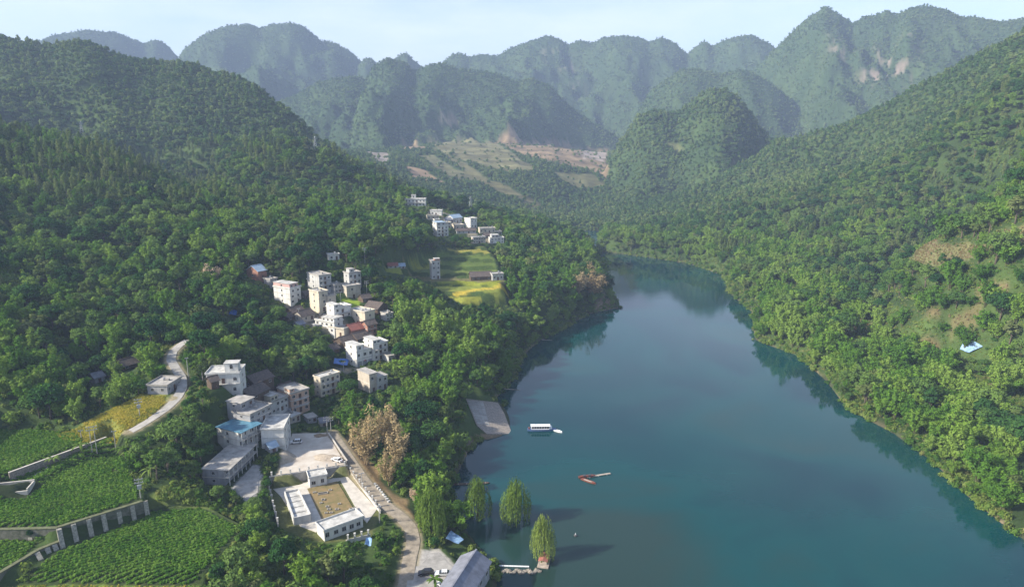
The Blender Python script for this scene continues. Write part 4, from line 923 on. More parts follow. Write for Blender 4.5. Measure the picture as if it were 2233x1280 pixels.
    if cols:
        # open gallery along the front: posts carrying a canopy slab
        for q in range(cols):
            link_mesh('column', COLM, root, (ox+.2+(W-.4)*q/(cols-1), -1.5, -sink*.4), 0, (1, 1, H+sink*.4))
        MB().box(ox-.3, ox+W+.3, -1.8, -.452, H-.02, H+.13).build('canopy', T, root)
        for k in range(1, st): MB().box(ox-.1, ox+W+.1, -1.7, -.142, k*sh-.12, k*sh+.03).build('gallery', M_CONC2, root)
    if tower:
        a, b, th = tower; th = th*s; x0, x1 = ox+W*a, ox+W*b; y0, y1 = D*.12, D*.12+min(4.0, D*.6)
        tw = MB().box(x0, x1, y0, y1, H+.165, H+th).build('stair_room', WALLS[twall] if twall else wm_, root)
        MB().box(x0-.35, x1+.35, y0-.35, y1+.35, H+th, H+th+.16).build('roof_slab', T if not gable else M_ROOFC, tw)
        o = link_mesh('window', WINF[arch], tw, ((x0+x1)/2, y0, H+th*.4), 0, (min(1.2, (x1-x0)*.4), 1, th*.38))
        link_mesh('pane_glass', WINP[arch], tw, ((x0+x1)/2, y0, H+th*.4), 0, (min(1.2, (x1-x0)*.4), 1, th*.38))
    if upper:
        # a second, smaller storey block standing on part of the roof: (from, to, height px, wall, roof)
        a, b, uh, uw, ur = upper; uh *= s; x0, x1 = ox+W*a, ox+W*b
        ub = MB().box(x0+.01, x1-.01, .012, D-.012, H+.165, H+uh).build('upper_storey', WALLS[uw], root)
        MB().box(x0-.3, x1+.3, -.4, D+.3, H+uh, H+uh+.16).build('upper_roof', ROOFM[ur], root)
        nq = max(1, int((b-a)*nw+.5))
        for q in range(nq): window(root, x0+(x1-x0)*(q+.5)/nq, .012, H+uh*.32, min(1.4, ww), min(1.4, uh*.45), 0, arch)
        if ns: window(root, (x0+.01) if yaw >= 0 else (x1-.01), D*.5, H+uh*.34, min(1.1, D*.25), min(1.3, uh*.42), -pi/2 if yaw >= 0 else pi/2)
    M = Matrix.Translation((p[0], p[1], p[2]))@Matrix.Rotation(y, 4, 'Z')
    cs = [M@Vector(q) for q in ((ox-1, -2, 0), (ox+W+1, -2, 0), (ox+W+1, D+1, 0), (ox-1, D+1, 0))]; FOOT.append([(q.x, q.y) for q in cs])
    if keep:
        x0, x1 = c[0]-(sw if yaw >= 0 else fw), c[0]+(fw if yaw >= 0 else sw)
        KEEP.append((x0+1, c[1]-hp*1.05, x1-1, c[1]-hp*.12, r-1))
    return root, W, D, H, s, ox

HOUSE = {}
for nm, lb, c, fw, sw, hp, yaw, kw in HS:
    HOUSE[lb] = house(nm, lb, c, fw, sw, hp, yaw, **kw)
# barn roof at the bottom edge
bp_ = at_z(1012, 1290, 4.0)
bn = empty('barn', tuple(bp_), RAD(72)); tag(bn, 'barn with grey slate-blue gable roof at the bottom edge by the river', 'barn')
MB().box(-9, 9, -4.2, 4.2, -1, 4.6).add([(-9, -4.2, 4.6), (-9, 4.2, 4.6), (-9, 0, 7.0), (9, -4.2, 4.6), (9, 4.2, 4.6), (9, 0, 7.0)], [(0, 2, 1), (3, 4, 5)]).build('wall', WALLS['grey'], bn)
for sgn in (-1, 1):
    for k in range(5):
        x0 = -9.6+k*3.84
        MB().add([(x0, sgn*4.9, 4.25), (x0+3.8, sgn*4.9, 4.25), (x0+3.8, 0.02*sgn, 7.12), (x0, 0.02*sgn, 7.12), (x0, sgn*4.9, 4.37), (x0+3.8, sgn*4.9, 4.37), (x0+3.8, 0.02*sgn, 7.24), (x0, 0.02*sgn, 7.24)],
                 [(0, 1, 2, 3), (4, 7, 6, 5), (0, 4, 5, 1), (1, 5, 6, 2), (3, 2, 6, 7), (0, 3, 7, 4)]).build('roof_sheet', M_GREYR, bn)
MB().box(-9.7, 9.7, -.25, .25, 7.2, 7.36).build('ridge', M_GREYR, bn)
for k in range(4): window(bn, -7+k*4.6, -4.2, 1.6, 1.6, 1.3)
FOOT.append([tuple(bp_[:2]+np.array(q)) for q in ((-6, -14), (8, -14), (8, 14), (-6, 14))])
# ------------------------------------------------------------------ slabs, walls and things out of doors
def slab(name, label, pl, z, m, t=0.12, th=1.2):
    o = MB().prism([at_z(a, b, z)[:2] for a, b in pl], z-th, z+t).build(name, m); tag(o, label, kind='structure'); return o
def fix_prism_winding(): pass
slab('yard_paving', 'dusty concrete yard with two white cars', [(606,1036),(638,946),(714,944),(753,1012)], 10.0, mat('dusty_yard', (0.52,0.49,0.44), 0.92, 0.3, 0.12, col2=(0.36,0.30,0.24)))
slab('street_paving', 'grey concrete street in front of the long row house', [(509,1062),(552,1014),(566,1022),(562,1074),(538,1090)], 11.0, M_CONC)
cpv = MB()
for pl in ([(594,1064),(664,1052),(676,1064),(704,1138),(690,1160),(655,1148),(612,1082)], [(664.4,1052),(738,1041),(742,1048),(676.4,1064)], [(738.4,1041),(757,1038),(822,1110),(800,1140),(784,1122),(742.4,1048)]):
    cpv.prism([at_z(a, b, 6.5)[:2] for a, b in pl], 5.3, 6.62)
tag(cpv.build('compound_paving', M_CONC2), 'pale concrete apron round the compound garden', kind='structure')
slab('car_park_paving', 'grey concrete car park at the bottom edge', [(912,1210),(958,1204),(988,1238),(985,1318),(880,1318),(890,1256)], 4.0, M_CONC)
gz = 6.66
gd = MB().prism([at_z(a, b, 6.5)[:2] for a, b in [(670,1066),(735,1050),(776,1118),(772,1126),(704,1138)]], 5.6, 6.72).build('garden_soil', mat('brown_garden_soil', (0.22,0.15,0.075), 0.95, 0.35, 0.5, col2=(0.13,0.12,0.045), bump=0.5)); tag(gd, 'brown garden plot with tank hatches in the compound', kind='structure')
# ramp
rv = [(p[0], p[1]) for p in RAMP]
mbr = MB(); n = len(rv)
zt_ = [RPL[0]*x+RPL[1]*y+RPL[2]+0.12 for x, y in rv]
mbr.add([(x, y, z) for (x, y), z in zip(rv, zt_)]+[(x, y, z-2.5) for (x, y), z in zip(rv, zt_)], [tuple(range(n-1, -1, -1))]+[(i, n+i, n+(i+1) % n, (i+1) % n) for i in range(n)])
M_RAMP = mat('stone_ramp', (0.30,0.26,0.22), 0.95, 0.5, 1.2, col2=(0.15,0.135,0.12), bump=0.8)
ramp = mbr.build('boat_ramp', M_RAMP); tag(ramp, 'stone and concrete boat ramp sloping into the river', kind='structure')
# paved panels of the ramp
a0, a1 = np.array(at_z(1018,872,5.7)), np.array(at_z(1054,876,4)); b0, b1 = np.array(at_z(1041,922,3.5)), np.array(at_z(1068,930,1.6))
for i in range(4):
    for j in range(5):
        q = []
        for u, v in ((i+.04, j+.04), (i+.96, j+.04), (i+.96, j+.96), (i+.04, j+.96)):
            u /= 4; v /= 5; p = (a0*(1-u)+a1*u)*(1-v)+(b0*(1-u)+b1*u)*v; q.append((p[0], p[1], RPL[0]*p[0]+RPL[1]*p[1]+RPL[2]+.12))
        MB().add([(*c[:2], c[2]+.07) for c in q]+[(*c[:2], c[2]-.1) for c in q], [(0, 1, 2, 3), (3, 2, 1, 0), (0, 4, 5, 1), (1, 5, 6, 2), (2, 6, 7, 3), (3, 7, 4, 0)][:1]+[(0, 4, 5, 1), (1, 5, 6, 2), (2, 6, 7, 3), (3, 7, 4, 0)]).build('panel', M_CONC, ramp)
KEEP += [(1020, 868, 1112, 945, math.hypot(*a0[:2]))]
# ramp steps / wall on its village side
def wall_line(mb, P, th, z0, z1):
    for i in range(len(P)-1):
        a, b = Vector((*P[i][:2], 0)), Vector((*P[i+1][:2], 0)); d = (b-a).normalized(); n = Vector((d.y, -d.x, 0))*th/2
        v = [a-n, b-n, b+n, a+n]; za0, za1 = (z0, z0) if not hasattr(z0, '__len__') else (z0[i], z0[i+1]); zb0, zb1 = (z1, z1) if not hasattr(z1, '__len__') else (z1[i], z1[i+1])
        mb.add([(v[0].x, v[0].y, za0), (v[1].x, v[1].y, za1), (v[2].x, v[2].y, za1), (v[3].x, v[3].y, za0), (v[0].x, v[0].y, zb0), (v[1].x, v[1].y, zb1), (v[2].x, v[2].y, zb1), (v[3].x, v[3].y, zb0)],
               [(0, 3, 2, 1), (4, 5, 6, 7), (0, 1, 5, 4), (1, 2, 6, 5), (2, 3, 7, 6), (3, 0, 4, 7)])
    return mb
# compound walls with posts
POSTM = MB().box(-.22, .22, -.22, .22, 0, 1.5).box(-.3, .3, -.3, .3, 1.5, 1.68).mesh('post', M_WHITEW)
def posted_wall(name, label, A, B, n, z0, z1, m, th=.3, post=True, pz=0.0):
    root = empty(name, tuple(A)); tag(root, label, 'wall')
    A = np.array(A, float); B = np.array(B, float); o = np.array([A[0], A[1]])
    wall_line(MB(), [A[:2]-o, B[:2]-o], th, z0-A[2], z1-A[2]).build('wall_panel', m, root)
    wall_line(MB(), [A[:2]-o, B[:2]-o], th+.14, z1-A[2]+.002, z1-A[2]+.14).build('coping', M_CONC2, root)
    if post:
        for k in range(n):
            p = A+(B-A)*(k+.3)/(n-.4); link_mesh('post', POSTM, root, (p[0]-A[0], p[1]-A[1], z1-A[2]+.13+pz), 0)
    return root
posted_wall('retaining_wall', 'grey retaining wall with white posts between yard and compound', at_z(588,1059,6.5), at_z(759,1033,6.5), 9, 4, 9.9, M_CONC, .5)
posted_wall('boundary_wall', 'white posted wall between the compound and the dusty track', at_z(763,1030,6.9), at_z(830,1120,6.4), 10, 4, 7.5, M_WHITEW, .25)
posted_wall('boundary_wall', 'white posted fence wall along the left of the compound', at_z(584,1058,6.5), at_z(607,1150,6.5), 8, 4, 7.6, M_WHITEW, .25)
posted_wall('boundary_wall', 'low white wall in front of the long low compound building', at_z(755,1185,6.5), at_z(808,1172,6.5), 4, 4, 7.6, M_WHITEW, .25)
posted_wall('yard_wall', 'low stone kerb wall between yard and dusty track', at_z(716,946,10.1), at_z(757,1010,9.6), 3, 7, 10.6, M_STONE, .4, post=False)
posted_wall('path_wall', 'dark stone wall above the narrow field path', at_z(232,955,21.5), at_z(22,1049,18.9), 3, 16, 21.9, M_STONE, .5, post=False)
# kerb stones along the track
KS = MB().box(-.45, .45, -.3, .3, -.4, .55).mesh('kerb_stone', M_WHITEW)
for i, t in enumerate(np.linspace(0, 1, 9)):
    a = at_z(818, 1058, 7.4)*(1-t)+at_z(848, 1096, 6.5)*t
    o = link_mesh('kerb_stone', KS, None, (a[0], a[1], zat(a[0], a[1])+.1), .5*i, (1, 1, 1)); tag(o, 'white kerb stone in the row along the river side of the track', 'stone', 'white kerb stones by the track')
# tank, hatches
def rect_pts(pl, z): return [Vector((*at_z(a, b, z)[:2], 0)) for a, b in pl]
tk = empty('settling_tank', tuple(at_z(620,1080,6.6))); tag(tk, 'long white walled settling tank on the left of the compound', 'tank')
o0 = Vector((*at_z(620,1080,6.6)[:2], 6.6)); q = [v-Vector((o0.x, o0.y, 0)) for v in rect_pts([(622,1086),(651,1080),(678,1136),(642,1144)], 6.6)]
wall_line(MB(), [*q, q[0]], .35, -1, 2.6).build('tank_wall', M_WHITEW, tk)
MB().prism([(v.x, v.y) for v in q], -1, 1.9).build('tank_cover', M_ROOFW, tk)
mid = [(q[0]*(1-t)+q[3]*t, q[1]*(1-t)+q[2]*t) for t in (.2, .4, .6, .8)]
for a, b in mid: wall_line(MB(), [a*.9+b*.1, a*.1+b*.9], .12, 1.9, 2.06).build('cover_joint', M_CONC, tk)
M_HATCH = mat('hatch_rim', (0.36,0.33,0.28), 0.9, 0.2, 1.0); M_HOLE = mat('hatch_opening', (0.03,0.028,0.025), 0.9, 0.2, 1.0)
for i, (a, b, w, d) in enumerate([(704,1076,4.2,1.6),(720,1069,1.4,1.1),(705,1090,1.5,1.5),(714,1105,1.4,1.2),(717,1111,1.4,1.4),(735,1111,1.6,1.3),(722,1118,1.4,1.0),(740,1099,1.3,1.0),(728,1126,1.6,1.0),(686,1074,1.5,1.0),(700,1097,1.2,1.0),(711,1119,1.2,1.0)]):
    w *= .8; d *= .8; p = at_z(a, b, 6.7); h = empty('tank_hatch', tuple(p), .3)
    tag(h, ['largest rectangular hatch nearest the pump house', 'small hatch right of the largest one', 'square open hatch left of the garden middle', 'upper hatch of the close pair in the garden', 'lower hatch of the close pair in the garden', 'weedy hatch right of the close pair', 'hatch just below the close pair', 'hatch alone at the right of the garden', 'low hatch at the near edge of the garden', 'hatch by the left edge next to the pump house', 'flat cover beside the square open hatch', 'flat cover left below the close pair'][i]+', brown compound garden', 'hatch', 'tank hatches in the garden')
    MB().box(-w/2, w/2, -d/2, -d/2+.2, -.3, .35).box(-w/2, w/2, d/2-.2, d/2, -.3, .35).box(-w/2, -w/2+.2, -d/2+.2, d/2-.2, -.3, .35).box(w/2-.2, w/2, -d/2+.2, d/2-.2, -.3, .35).build('rim', M_HATCH, h)
    MB().box(-w/2+.2, w/2-.2, -d/2+.2, d/2-.2, -.2, .1).build('cover', M_HOLE if i < 9 else M_HATCH, h)
p = at_z(776, 1122, 6.6); tr_ = empty('water_trough', tuple(p), RAD(-62)); tag(tr_, 'twin concrete troughs at the near right corner of the garden', 'trough')
MB().box(-4, 4, -1.2, -.95, -.2, .7).box(-4, 4, -.12, .12, -.2, .7).box(-4, 4, .95, 1.2, -.2, .7).box(-4, -3.8, -.95, .95, -.2, .68).box(3.8, 4, -.95, .95, -.2, .68).build('trough_wall', M_HATCH, tr_)
MB().box(-3.8, 3.8, -.95, .95, -.2, .15).build('trough_bed', M_HOLE, tr_)
# concrete pond at left
pd = at_z(30,1072,18.1); tkk = empty('irrigation_tank', tuple(pd), .25); tag(tkk, 'open concrete irrigation tank at the left edge of the crop field', 'tank')
MB().box(-6.5, 5, 2.6, 3.0, -2, 2.2).box(-6.5, 5, -3.0, -2.6, -2, 1.3).box(-6.5, -6.1, -2.6, 2.6, -2, 1.8).box(4.6, 5, -2.6, 2.6, -2, 1.8).build('tank_wall', M_CONC2, tkk)
MB().box(-6.1, 4.6, -2.6, 2.6, -2, .25).build('tank_floor', mat('dark_pond', (0.05,0.05,0.05), 0.2), tkk)
# buttressed terrace wall between the two crop fields
M_WSTONE = mat('mossy_wall_stone', (0.15,0.145,0.12), 0.95, 0.5, 0.8, col2=(0.05,0.06,0.035), bump=0.6)
M_BUTT = mat('buttress_stone', (0.34,0.32,0.27), 0.95, 0.6, 2.0, col2=(0.12,0.12,0.1), bump=0.8)
def terrace(label, A, z0, z1, feet, zf):
    tw = empty('terrace_wall', tuple(A[0])); tag(tw, label, 'wall'); o0 = Vector(A[0]); zz = A[0][2]
    wall_line(MB(), [Vector(p)-o0 for p in A], .9, z0-zz, z1-zz).build('wall_panel', M_WSTONE, tw)
    wall_line(MB(), [Vector(p)-o0 for p in A], 1.15, z1-zz+.002, z1-zz+.2).build('coping', mat('mossy_coping', (0.14,0.15,0.08), 0.95, 0.4, 1.0), tw)
    d = (Vector(A[1])-Vector(A[0])); d.z = 0; d.normalize(); n = Vector((d.y, -d.x, 0)); n = n if n.y < 0 else -n; u = d
    for px_, py_ in feet:
        p = Vector(at_z(px_, py_, zf))-o0; b = Vector((p.x, p.y, zf-zz-.5))
        # reach back to the wall line
        k = max(.8, (-(b.x*n.x+b.y*n.y))*-1) if False else max(1.2, b.x*n.x+b.y*n.y); top = b-n*k; hh = z1-zf+.4; w = .6
        MB().add([b-u*w, b+u*w, top+u*w, top-u*w, top-u*w+Vector((0, 0, hh)), top+u*w+Vector((0, 0, hh)), b-u*w+n*.02+Vector((0, 0, .9)), b+u*w+n*.02+Vector((0, 0, .9)), b-n*k*.6-u*w+Vector((0, 0, hh)), b-n*k*.6+u*w+Vector((0, 0, hh))],
             [(0, 1, 7, 6), (6, 7, 9, 8), (8, 9, 5, 4), (0, 6, 8, 4, 3), (1, 2, 5, 9, 7), (2, 3, 4, 5)]).build('buttress', M_BUTT, tw)
terrace('dark stone terrace wall with tall buttresses between the two big crop fields', [at_z(312,1094,18.0), at_z(127,1151,18.0)], 11, 18.3, [(323,1126),(294,1136),(264,1144),(232,1158),(201,1170),(168,1182),(138,1196)], 13.4)
terrace('stone terrace wall with one buttress at the left edge above the small field', [at_z(126,1152,18.0), at_z(-40,1156,18.0)], 11, 18.2, [(66,1178)], 14.8)
terrace('low stone terrace wall running down left below the small field', [at_z(128,1182,14.8), at_z(84,1200,14.8), at_z(-30,1268,14.8)], 10, 15.1, [(124,1201),(108,1208),(90,1222)], 13.4)
KEEP += [(-20, 1085, 325, 1215, 222)]
FOOT.append([tuple(pd[:2]+np.array(q)) for q in ((-7.5, -4.5), (6, -4), (6, 4.5), (-7.5, 4))])
# utility poles
M_POLE = mat('concrete_pole', (0.36,0.35,0.33), 0.85, 0.2, 1.0); M_STEEL = mat('grey_steel', (0.42,0.44,0.46), 0.5, 0.2, 1.0, metal=0.5); M_DARK = mat('dark_metal', (0.08,0.08,0.085), 0.5, 0.2, 1.0)
def pole(label, c, hp, arm=1.6, double=False, box_=False, z=None):
    p = ground(*c) if z is None else at_z(*c, z); s = math.sqrt(p[0]**2+p[1]**2+(CAM_Z-p[2])**2)/FPX; H = hp*s*1.06
    e = empty('utility_pole', tuple(p), .5); tag(e, label, 'pole', 'utility poles')
    for dx in ((-.7, .7) if double else (0,)): MB().tube([(dx, 0, -1), (dx, 0, H)], [.17, .11], 8).build('shaft', M_POLE, e)
    for k, hz in enumerate((H-.5, H-1.6) if arm > 1 else (H-.5,)):
        MB().box(-arm, arm, -.1, .1, hz, hz+.18).build('crossarm', M_STEEL, e)
        for x in (-arm+.2, 0, arm-.2): MB().tube([(x, 0, hz+.18), (x, 0, hz+.5)], .09, 5).build('insulator', M_WHITEW, e)
    if box_: MB().box(-.6, .6, -.7, .1, H*.5, H*.5+1.2).build('transformer', M_STEEL, e)
    KEEP.append((c[0]-5, c[1]-hp, c[0]+5, c[1]-hp*.15, math.hypot(p[0], p[1])-.5))
pole('concrete double utility pole at the end of the narrow field path', (207,990), 52, 1.7, True)
pole('utility pole with transformer standing in the rice field', (305,908), 34, 1.3, False, True)
pole('pole with transformer at the end of the terrace wall', (307,1086), 38, 1.2, False, True)
pole('thin pole at the far edge of the upper crop field', (178,958), 18, .8); pole('thin pole among shrubs beside the banana plants', (253,980), 36, .8)
pole('utility pole at the top of the dusty track, left of a pair', (714,946), 36, 1.3); pole('utility pole at the top of the dusty track, right of a pair', (722,941), 30, 1.1)
pole('slim pole on the outer bend of the lane', (411,822), 38, .7); pole('slim pole in the grass right of the lane', (442,830), 30, 1.3); pole('slim pole between blue-roofed house and row house', (549,992), 34, .7)
pole('pole beside the dusty track at the compound wall', (790,1065), 34, 1.0); pole('pole beside the house with the blue awning', (750,818), 28, 1.0)
pole('pole in front of the low brown timber house', (653,702), 28, .9); pole('pole near the shaded house under the big tree', (673,635), 26, .9); pole('tall pole above the village paddy', (744,672), 34, .9)
pole('pole at the edge of the rice terraces', (796,575), 32, 1.2); pole('pole on the wooded slope right of the terraces', (800,640), 26, 1.2)
pole('pole at the right edge of the long low compound building', (828,1140), 36, .8)
# lattice pylons on the hills
def pylon(label, c, hp):
    p = ground(*c); s = math.sqrt(p[0]**2+p[1]**2+(CAM_Z-p[2])**2)/FPX; H = hp*s; e = empty('power_pylon', tuple(p), .4); tag(e, label, 'pylon', 'power pylons on the hills')
    w = H*.13
    for sx in (-1, 1):
        for sy in (-1, 1): MB().tube([(sx*w, sy*w, -1), (sx*.4, sy*.4, H)], [.22, .16], 4).build('leg', M_STEEL, e)
    br = MB()
    for k in range(6):
        z0, z1 = H*k/6, H*(k+1)/6; a = w+(0.4-w)*k/6; b = w+(0.4-w)*(k+1)/6
        for sy in (-1, 1):
            br.tube([(-a, sy*a, z0), (b, sy*b, z1)], .1, 3); br.tube([(a, sy*a, z0), (-b, sy*b, z1)], .1, 3)
    br.build('bracing', M_STEEL, e)
    for hz in (.78, .9): MB().box(-w*1.3, w*1.3, -.15, .15, H*hz, H*hz+.3).build('crossarm', M_STEEL, e)
    KEEP.append((c[0]-4, c[1]-hp, c[0]+4, c[1]-hp*.2, math.hypot(p[0], p[1])-2))
pylon('steel lattice pylon on the knoll below the big left hill', (688,326), 26); pylon('steel lattice pylon on the slope behind the far hamlet', (1026,455), 26)
pylon('small lattice pylon on the left wooded slope', (179,292), 22)

# ------------------------------------------------------------------ cars
M_GLASS = mat('car_glass', (0.02,0.025,0.03), 0.08, 0.1, 1.0, spec=0.7); M_TYRE = mat('tyre_rubber', (0.02,0.02,0.02), 0.9); M_RIM = mat('wheel_rim', (0.5,0.5,0.52), 0.3, 0.1, 1.0, metal=0.8)
M_LAMP = mat('headlamp', (0.75,0.76,0.78), 0.2, 0.05); M_TAIL = mat('tail_lamp', (0.35,0.02,0.02), 0.3, 0.05)
def car(label, p, rz, m, suv=False):
    e = empty('parked_car', tuple(p), rz); tag(e, label, 'car', 'parked cars')
    L, Wd = 4.6, 1.82; h1, h2 = (.95, 1.66) if suv else (.86, 1.44)
    prof = [(-2.3, .35), (-2.28, .72), (-2.1, h1-.02), (-1.2 if not suv else -1.25, h1+.06), (1.5, h1+.08), (2.1, h1+.02), (2.28, .75), (2.3, .35)]
    b = MB(); n = len(prof)
    b.add([(x, -Wd/2+(.1 if abs(x) > 2.2 else 0), z) for x, z in prof]+[(x, Wd/2-(.1 if abs(x) > 2.2 else 0), z) for x, z in prof], [tuple(range(n))[::-1], tuple(range(n, 2*n))]+[(i, (i+1) % n, n+(i+1) % n, n+i) for i in range(n)])
    bo = b.build('body', m, e)
    x0, x1, x2, x3 = (-1.35, -.45, 1.55, 2.05) if suv else (-1.2, -.3, 1.15, 1.85)
    z0 = h1+.02; i_ = .2
    gv = [(x0, -Wd/2+.06, z0), (x3, -Wd/2+.06, z0), (x3, Wd/2-.06, z0), (x0, Wd/2-.06, z0), (x1, -Wd/2+i_, h2-.06), (x2, -Wd/2+i_, h2-.06), (x2, Wd/2-i_, h2-.06), (x1, Wd/2-i_, h2-.06)]
    MB().add(gv, [(0, 1, 5, 4), (1, 2, 6, 5), (2, 3, 7, 6), (3, 0, 4, 7)]).build('windows', M_GLASS, e)
    MB().box(x1-.05, x2+.05, -Wd/2+i_-.03, Wd/2-i_+.03, h2-.062, h2).build('cabin_roof', m, e)
    for sx in (x1+.02, (x1+x2)/2, x2-.1):
        for sy in (-1, 1): MB().box(sx, sx+.08, sy*(Wd/2-.16)-.05, sy*(Wd/2-.16)+.06, z0, h2-.07).build('pillar', m, e)
    for wx in (-1.4, 1.4):
        for sy in (-1, 1):
            w_ = MB().tube([(wx, sy*(Wd/2-.2), .33), (wx, sy*(Wd/2+.02), .33)], .34, 12).build('wheel', M_TYRE, e)
            MB().tube([(wx, sy*(Wd/2+.021), .33), (wx, sy*(Wd/2+.035), .33)], .2, 10).build('rim', M_RIM, w_)
    for sy in (-1, 1):
        MB().box(-2.32, -2.2, sy*.6-.2, sy*.6+.2, .62, .76).build('headlight', M_LAMP, e); MB().box(2.22, 2.32, sy*.62-.18, sy*.62+.18, .66, .82).build('tail_light', M_TAIL, e)
    pr = project(p[0], p[1], p[2]+.8); KEEP.append((pr[0]-14, pr[1]-10, pr[0]+14, pr[1]+6, math.hypot(p[0], p[1])-3))
M_CARW = mat('white_car_paint', (0.78,0.79,0.8), 0.25, 0.05, 1.0, spec=0.5); M_CARK = mat('black_car_paint', (0.02,0.02,0.024), 0.2, 0.05, 1.0, spec=0.6)
car('white estate car in the middle of the dusty yard by the tall white house', at_z(646,966,10.13), .15, M_CARW, True)
car('white car parked at the right edge of the dusty yard above the compound', at_z(735,1005,10.13), RAD(-30), M_CARW)
car('black car parked in the bottom car park', at_z(929,1252,4.13), RAD(8), M_CARK, True); car('white saloon car beside the black one in the bottom car park', at_z(966,1253,4.13), RAD(3), M_CARW)
car('white car half cut by the bottom edge near the barn', at_z(968,1279,4.13), RAD(-30), M_CARW)

# ------------------------------------------------------------------ boats
def hull(mb, L, B, H, keel=-.3, n=9):
    rows = []
    for i in range(n):
        t = i/(n-1); x = -L/2+L*t; w = B/2*(min(1, (1-t)*3.2)**.6 if t > .5 else min(1, .75+t)); z = H*(1+.35*max(0, t-.7)/.3*.6)
        rows.append([(x, -w, z), (x, -w*.8, keel), (x, w*.8, keel), (x, w, z)])
    V = [p for r in rows for p in r]; F = []
    for i in range(n-1):
        a, b = i*4, (i+1)*4
        for k in range(3): F.append((a+k, a+k+1, b+k+1, b+k))
    F += [(3, 2, 1, 0)]+[((n-1)*4+k for k in range(4))]
    F[-1] = tuple(F[-1]); mb.add(V, F)
    mb.add([(*r[0][:2], r[0][2]-.12) for r in rows]+[(*r[3][:2], r[3][2]-.12) for r in rows], [(i, i+1, n+i+1, n+i) for i in range(n-1)]); return mb
M_BW = mat('boat_white', (0.75,0.76,0.77), 0.4, 0.12, 1.0); M_BB = mat('boat_blue', (0.10,0.17,0.34), 0.4, 0.2, 1.0); M_BR = mat('rust_red_hull', (0.20,0.07,0.05), 0.6, 0.35, 1.2); M_BT = mat('weathered_plank', (0.42,0.36,0.30), 0.85, 0.3, 1.0)
bp = at_z(1181, 938, 0); fb = empty('tour_boat', tuple(bp), .02); tag(fb, 'blue and white roofed passenger boat moored off the ramp', 'boat')
hull(MB(), 12.6, 2.9, .85).build('hull', M_BB, fb)
MB().box(-4.6, 3.4, -1.15, 1.15, .8, 1.25).build('cabin_wall', M_BW, fb)
for k in range(8):
    x = -4.55+k*1.12
    for sy in (-1, 1): MB().box(x, x+.1, sy*1.12-.05, sy*1.12+.05, 1.25, 2.3).build('post', M_BW, fb)
for k in range(7):
    for sy in (-1, 1): MB().box(-4.42+k*1.12, -3.46+k*1.12, sy*1.1-.02, sy*1.1+.02, 1.27, 2.25).build('window', M_GLASS, fb)
for k in range(4): MB().box(-4.9+k*2.2, -2.76+k*2.2, -1.4, 1.4, 2.3, 2.42).build('roof_panel', M_BW, fb)
MB().box(3.6, 4.6, -.7, .7, .8, 1.9).build('wheelhouse', M_BW, fb); MB().box(-5.9, -5.2, -.6, .6, .8, 1.4).build('engine_box', M_BR, fb)
sb = at_z(1217, 941, 0); o = empty('dinghy', tuple(sb), RAD(-40)); tag(o, 'small white dinghy tied to the bow of the passenger boat', 'boat'); hull(MB(), 4.4, 1.5, .5).build('hull', M_BW, o); MB().box(-1, -.7, -.6, .6, .3, .36).box(.4, .7, -.6, .6, .3, .36).build('bench', M_BT, o)
rb = at_z(1280, 1040, 0); o = empty('work_boat', tuple(rb), RAD(10)); tag(o, 'rusty red work boat at the end of the floating plank pier', 'boat'); hull(MB(), 6.6, 1.6, .6).build('hull', M_BR, o)
for k in range(5): MB().box(-2.4+k, -1.6+k, -.5, .5, .45, .75+.2*(k % 2)).build('cargo', M_DARK if k % 2 else M_BR, o)
rb = at_z(1283, 1050, 0); o = empty('red_barge', tuple(rb), RAD(-38)); tag(o, 'long narrow red boat lying at an angle to the floating pier', 'boat'); hull(MB(), 6.4, 1.3, .5).build('hull', M_BR, o); MB().box(-2, 1.6, -.35, .35, .36, .42).build('deck', M_BT, o)
pf = at_z(1306, 1037, 0); o = empty('floating_pier', tuple(pf), RAD(18)); tag(o, 'floating plank pier stretching right from the red boats', 'pier')
for k in range(6): MB().box(-5+k*1.65, -3.4+k*1.65, -.45, .45, .12, .34).build('plank', M_BT, o)
for k in range(3): MB().tube([(-4+k*3.6, -.5, 0), (-4+k*3.6, .5, 0)], .22, 7).build('float', M_BW, o)
rp = at_z(1186, 1228, 0); o = empty('raft_hut', tuple(rp), RAD(-12)); tag(o, 'red roofed raft shelter under the nearest willow', 'raft')
MB().box(-1.7, 1.7, -2.6, 2.6, .05, .35).build('raft_deck', M_BT, o)
for x in (-1.1, 1.1):
    for y_ in (-1.8, 1.8): MB().box(x-.06, x+.06, y_-.06, y_+.06, .35, 2.1).build('post', M_BT, o)
M_REDR = mat('salmon_sheet_roof', (0.33,0.13,0.10), 0.6, 0.2, 1.0)
for sx in (-1, 1): MB().add([(0, -2.3, 2.5), (0, 2.3, 2.5), (sx*1.45, 2.3, 2.05), (sx*1.45, -2.3, 2.05), (0, -2.3, 2.58), (0, 2.3, 2.58), (sx*1.45, 2.3, 2.13), (sx*1.45, -2.3, 2.13)], [(0, 1, 2, 3), (4, 5, 6, 7), (0, 3, 7, 4), (1, 2, 6, 5), (2, 3, 7, 6)]).build('roof_sheet', M_REDR, o)
a, b = at_z(1088, 1234, 0), at_z(1154, 1236, 0); o = empty('floating_boom', tuple(a)); tag(o, 'white floating boom pipe lying across the shallows', 'boom')
v = b-a
for k in range(6): MB().tube([tuple(v*(k/6)+np.array([0, 0, .18])), tuple(v*((k+.96)/6)+np.array([0, 0, .18]))], .24, 8).build('float_pipe', M_BW, o)
